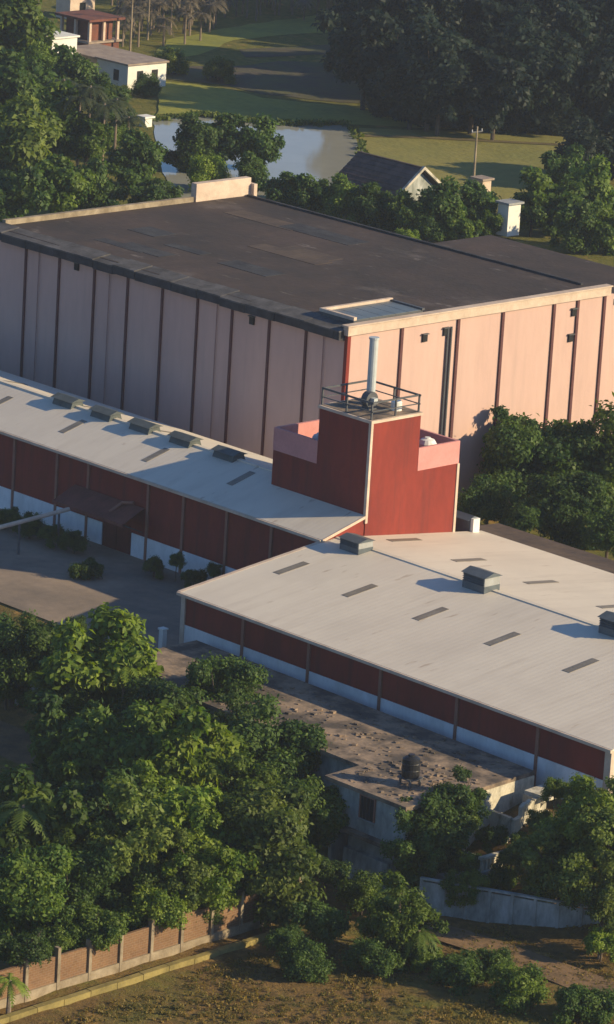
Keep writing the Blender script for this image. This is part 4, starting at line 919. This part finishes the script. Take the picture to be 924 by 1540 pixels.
# reeds round the pond: one uncounted mass
rng = np.random.default_rng(41); Pr = []
pe = [(228, 182), (300, 175), (430, 188), (522, 189), (536, 208), (552, 248), (540, 275)]
for (a, b) in zip(pe[:-1], pe[1:]):
    n_ = int(math.hypot(b[0]-a[0], b[1]-a[1])/2.2)
    for k in range(n_):
        t = rng.random(); q = at(a[0]+(b[0]-a[0])*t+rng.normal()*4, a[1]+(b[1]-a[1])*t-1+rng.normal()*1.2, .1); Pr.append((q[0], q[1], .15, rng.uniform(.2, .5), rng.random()))
rm = leafmesh('reeds', np.array(Pr), 16, .5, rng, flat=.6, droop=-.8); rm.materials.append(LEAF['olive'])
ro_ = bpy.data.objects.new('reeds', rm); COL.objects.link(ro_); ro_['kind'] = 'stuff'; ro_['label'] = 'reeds and weeds fringing the pond'; ro_['category'] = 'reeds'
G = 'infill trees of the far green belt'
for a in [
 ('far', 'mid', 130, 210, 34, 4.5, 'green tree behind the palm trunks left of the pond'),
 ('far', 'dark', 245, 292, 24, 2.4, 'small dark tree between pond inlet and the raised peach parapet'),
 ('far', 'dark', 585, 322, 26, 2.2, 'small dark tree hiding the wall of the tiled house'),
 ('bush', 'dark', 645, 345, 24, 1.4, 'dark bush at the rear edge of the warehouse roof near the annex'),
 ('far', 'mid', 690, 340, 24, 2.2, 'small tree behind the corner where warehouse and annex roofs meet'),
 ('far', 'dark', 845, 250, 30, 3.2, 'dark tree standing at the right corner of the brown paddy'),
 ('far', 'dark', 50, 130, 34, 4.5, 'dark tree left of the narrow white house foot'),
 ('far', 'dark', 130, 118, 22, 2.6, 'dark tree hiding the front of the long barn'),
 ('bush', 'mid', 165, 205, 28, 2.2, 'green bush below the farmhouse palms'),
 ('far', 'dark', 180, 178, 26, 2.6, 'dark tree left of the tiny pump house'),
 ]: tree(*a, group=G)
# grass and weeds on the near field: one uncounted mass
rng = np.random.default_rng(40); Pg = []
while len(Pg) < 1700:
    u, v = rng.uniform(60, 924), rng.uniform(1395, 1545)
    if v < 1545-(u-60)*.35 and u < 400: continue
    p = at(u, v, -3.0)
    if rng.random() < .5+.5*math.sin(p[0]*.6)*math.sin(p[1]*.5+1): Pg.append((p[0], p[1], T(p[0], p[1])+.05, rng.uniform(.10, .26), rng.random()))
gm = leafmesh('weeds', np.array(Pg), 16, .15, rng, flat=.7, droop=-.6)
LEAF['weed'] = leafmat('leaf_weed', (0.10, 0.105, 0.028), (0.32, 0.23, 0.065)); gm.materials.append(LEAF['weed'])
go = bpy.data.objects.new('weeds', gm); COL.objects.link(go); go['kind'] = 'stuff'; go['label'] = 'dry weeds and grass on the near field'; go['category'] = 'grass'

# ------------------------------------------------------------------ thin air between the camera and the far fields
hz_ = box(-420, 260, -260, 420, -4.2, 100).build('haze', 'white'); hz_['kind'] = 'stuff'
hm = bpy.data.materials.new('thin_haze'); hm.use_nodes = True; N = hm.node_tree.nodes; N.remove(N['Principled BSDF'])
pv = N.new('ShaderNodeVolumePrincipled'); pv.inputs['Color'].default_value = (0.80, 0.88, 1.0, 1); pv.inputs['Density'].default_value = 0.00013; pv.inputs['Anisotropy'].default_value = 0.2
hm.node_tree.links.new(pv.outputs[0], N['Material Output'].inputs['Volume']); hz_.data.materials[0] = hm
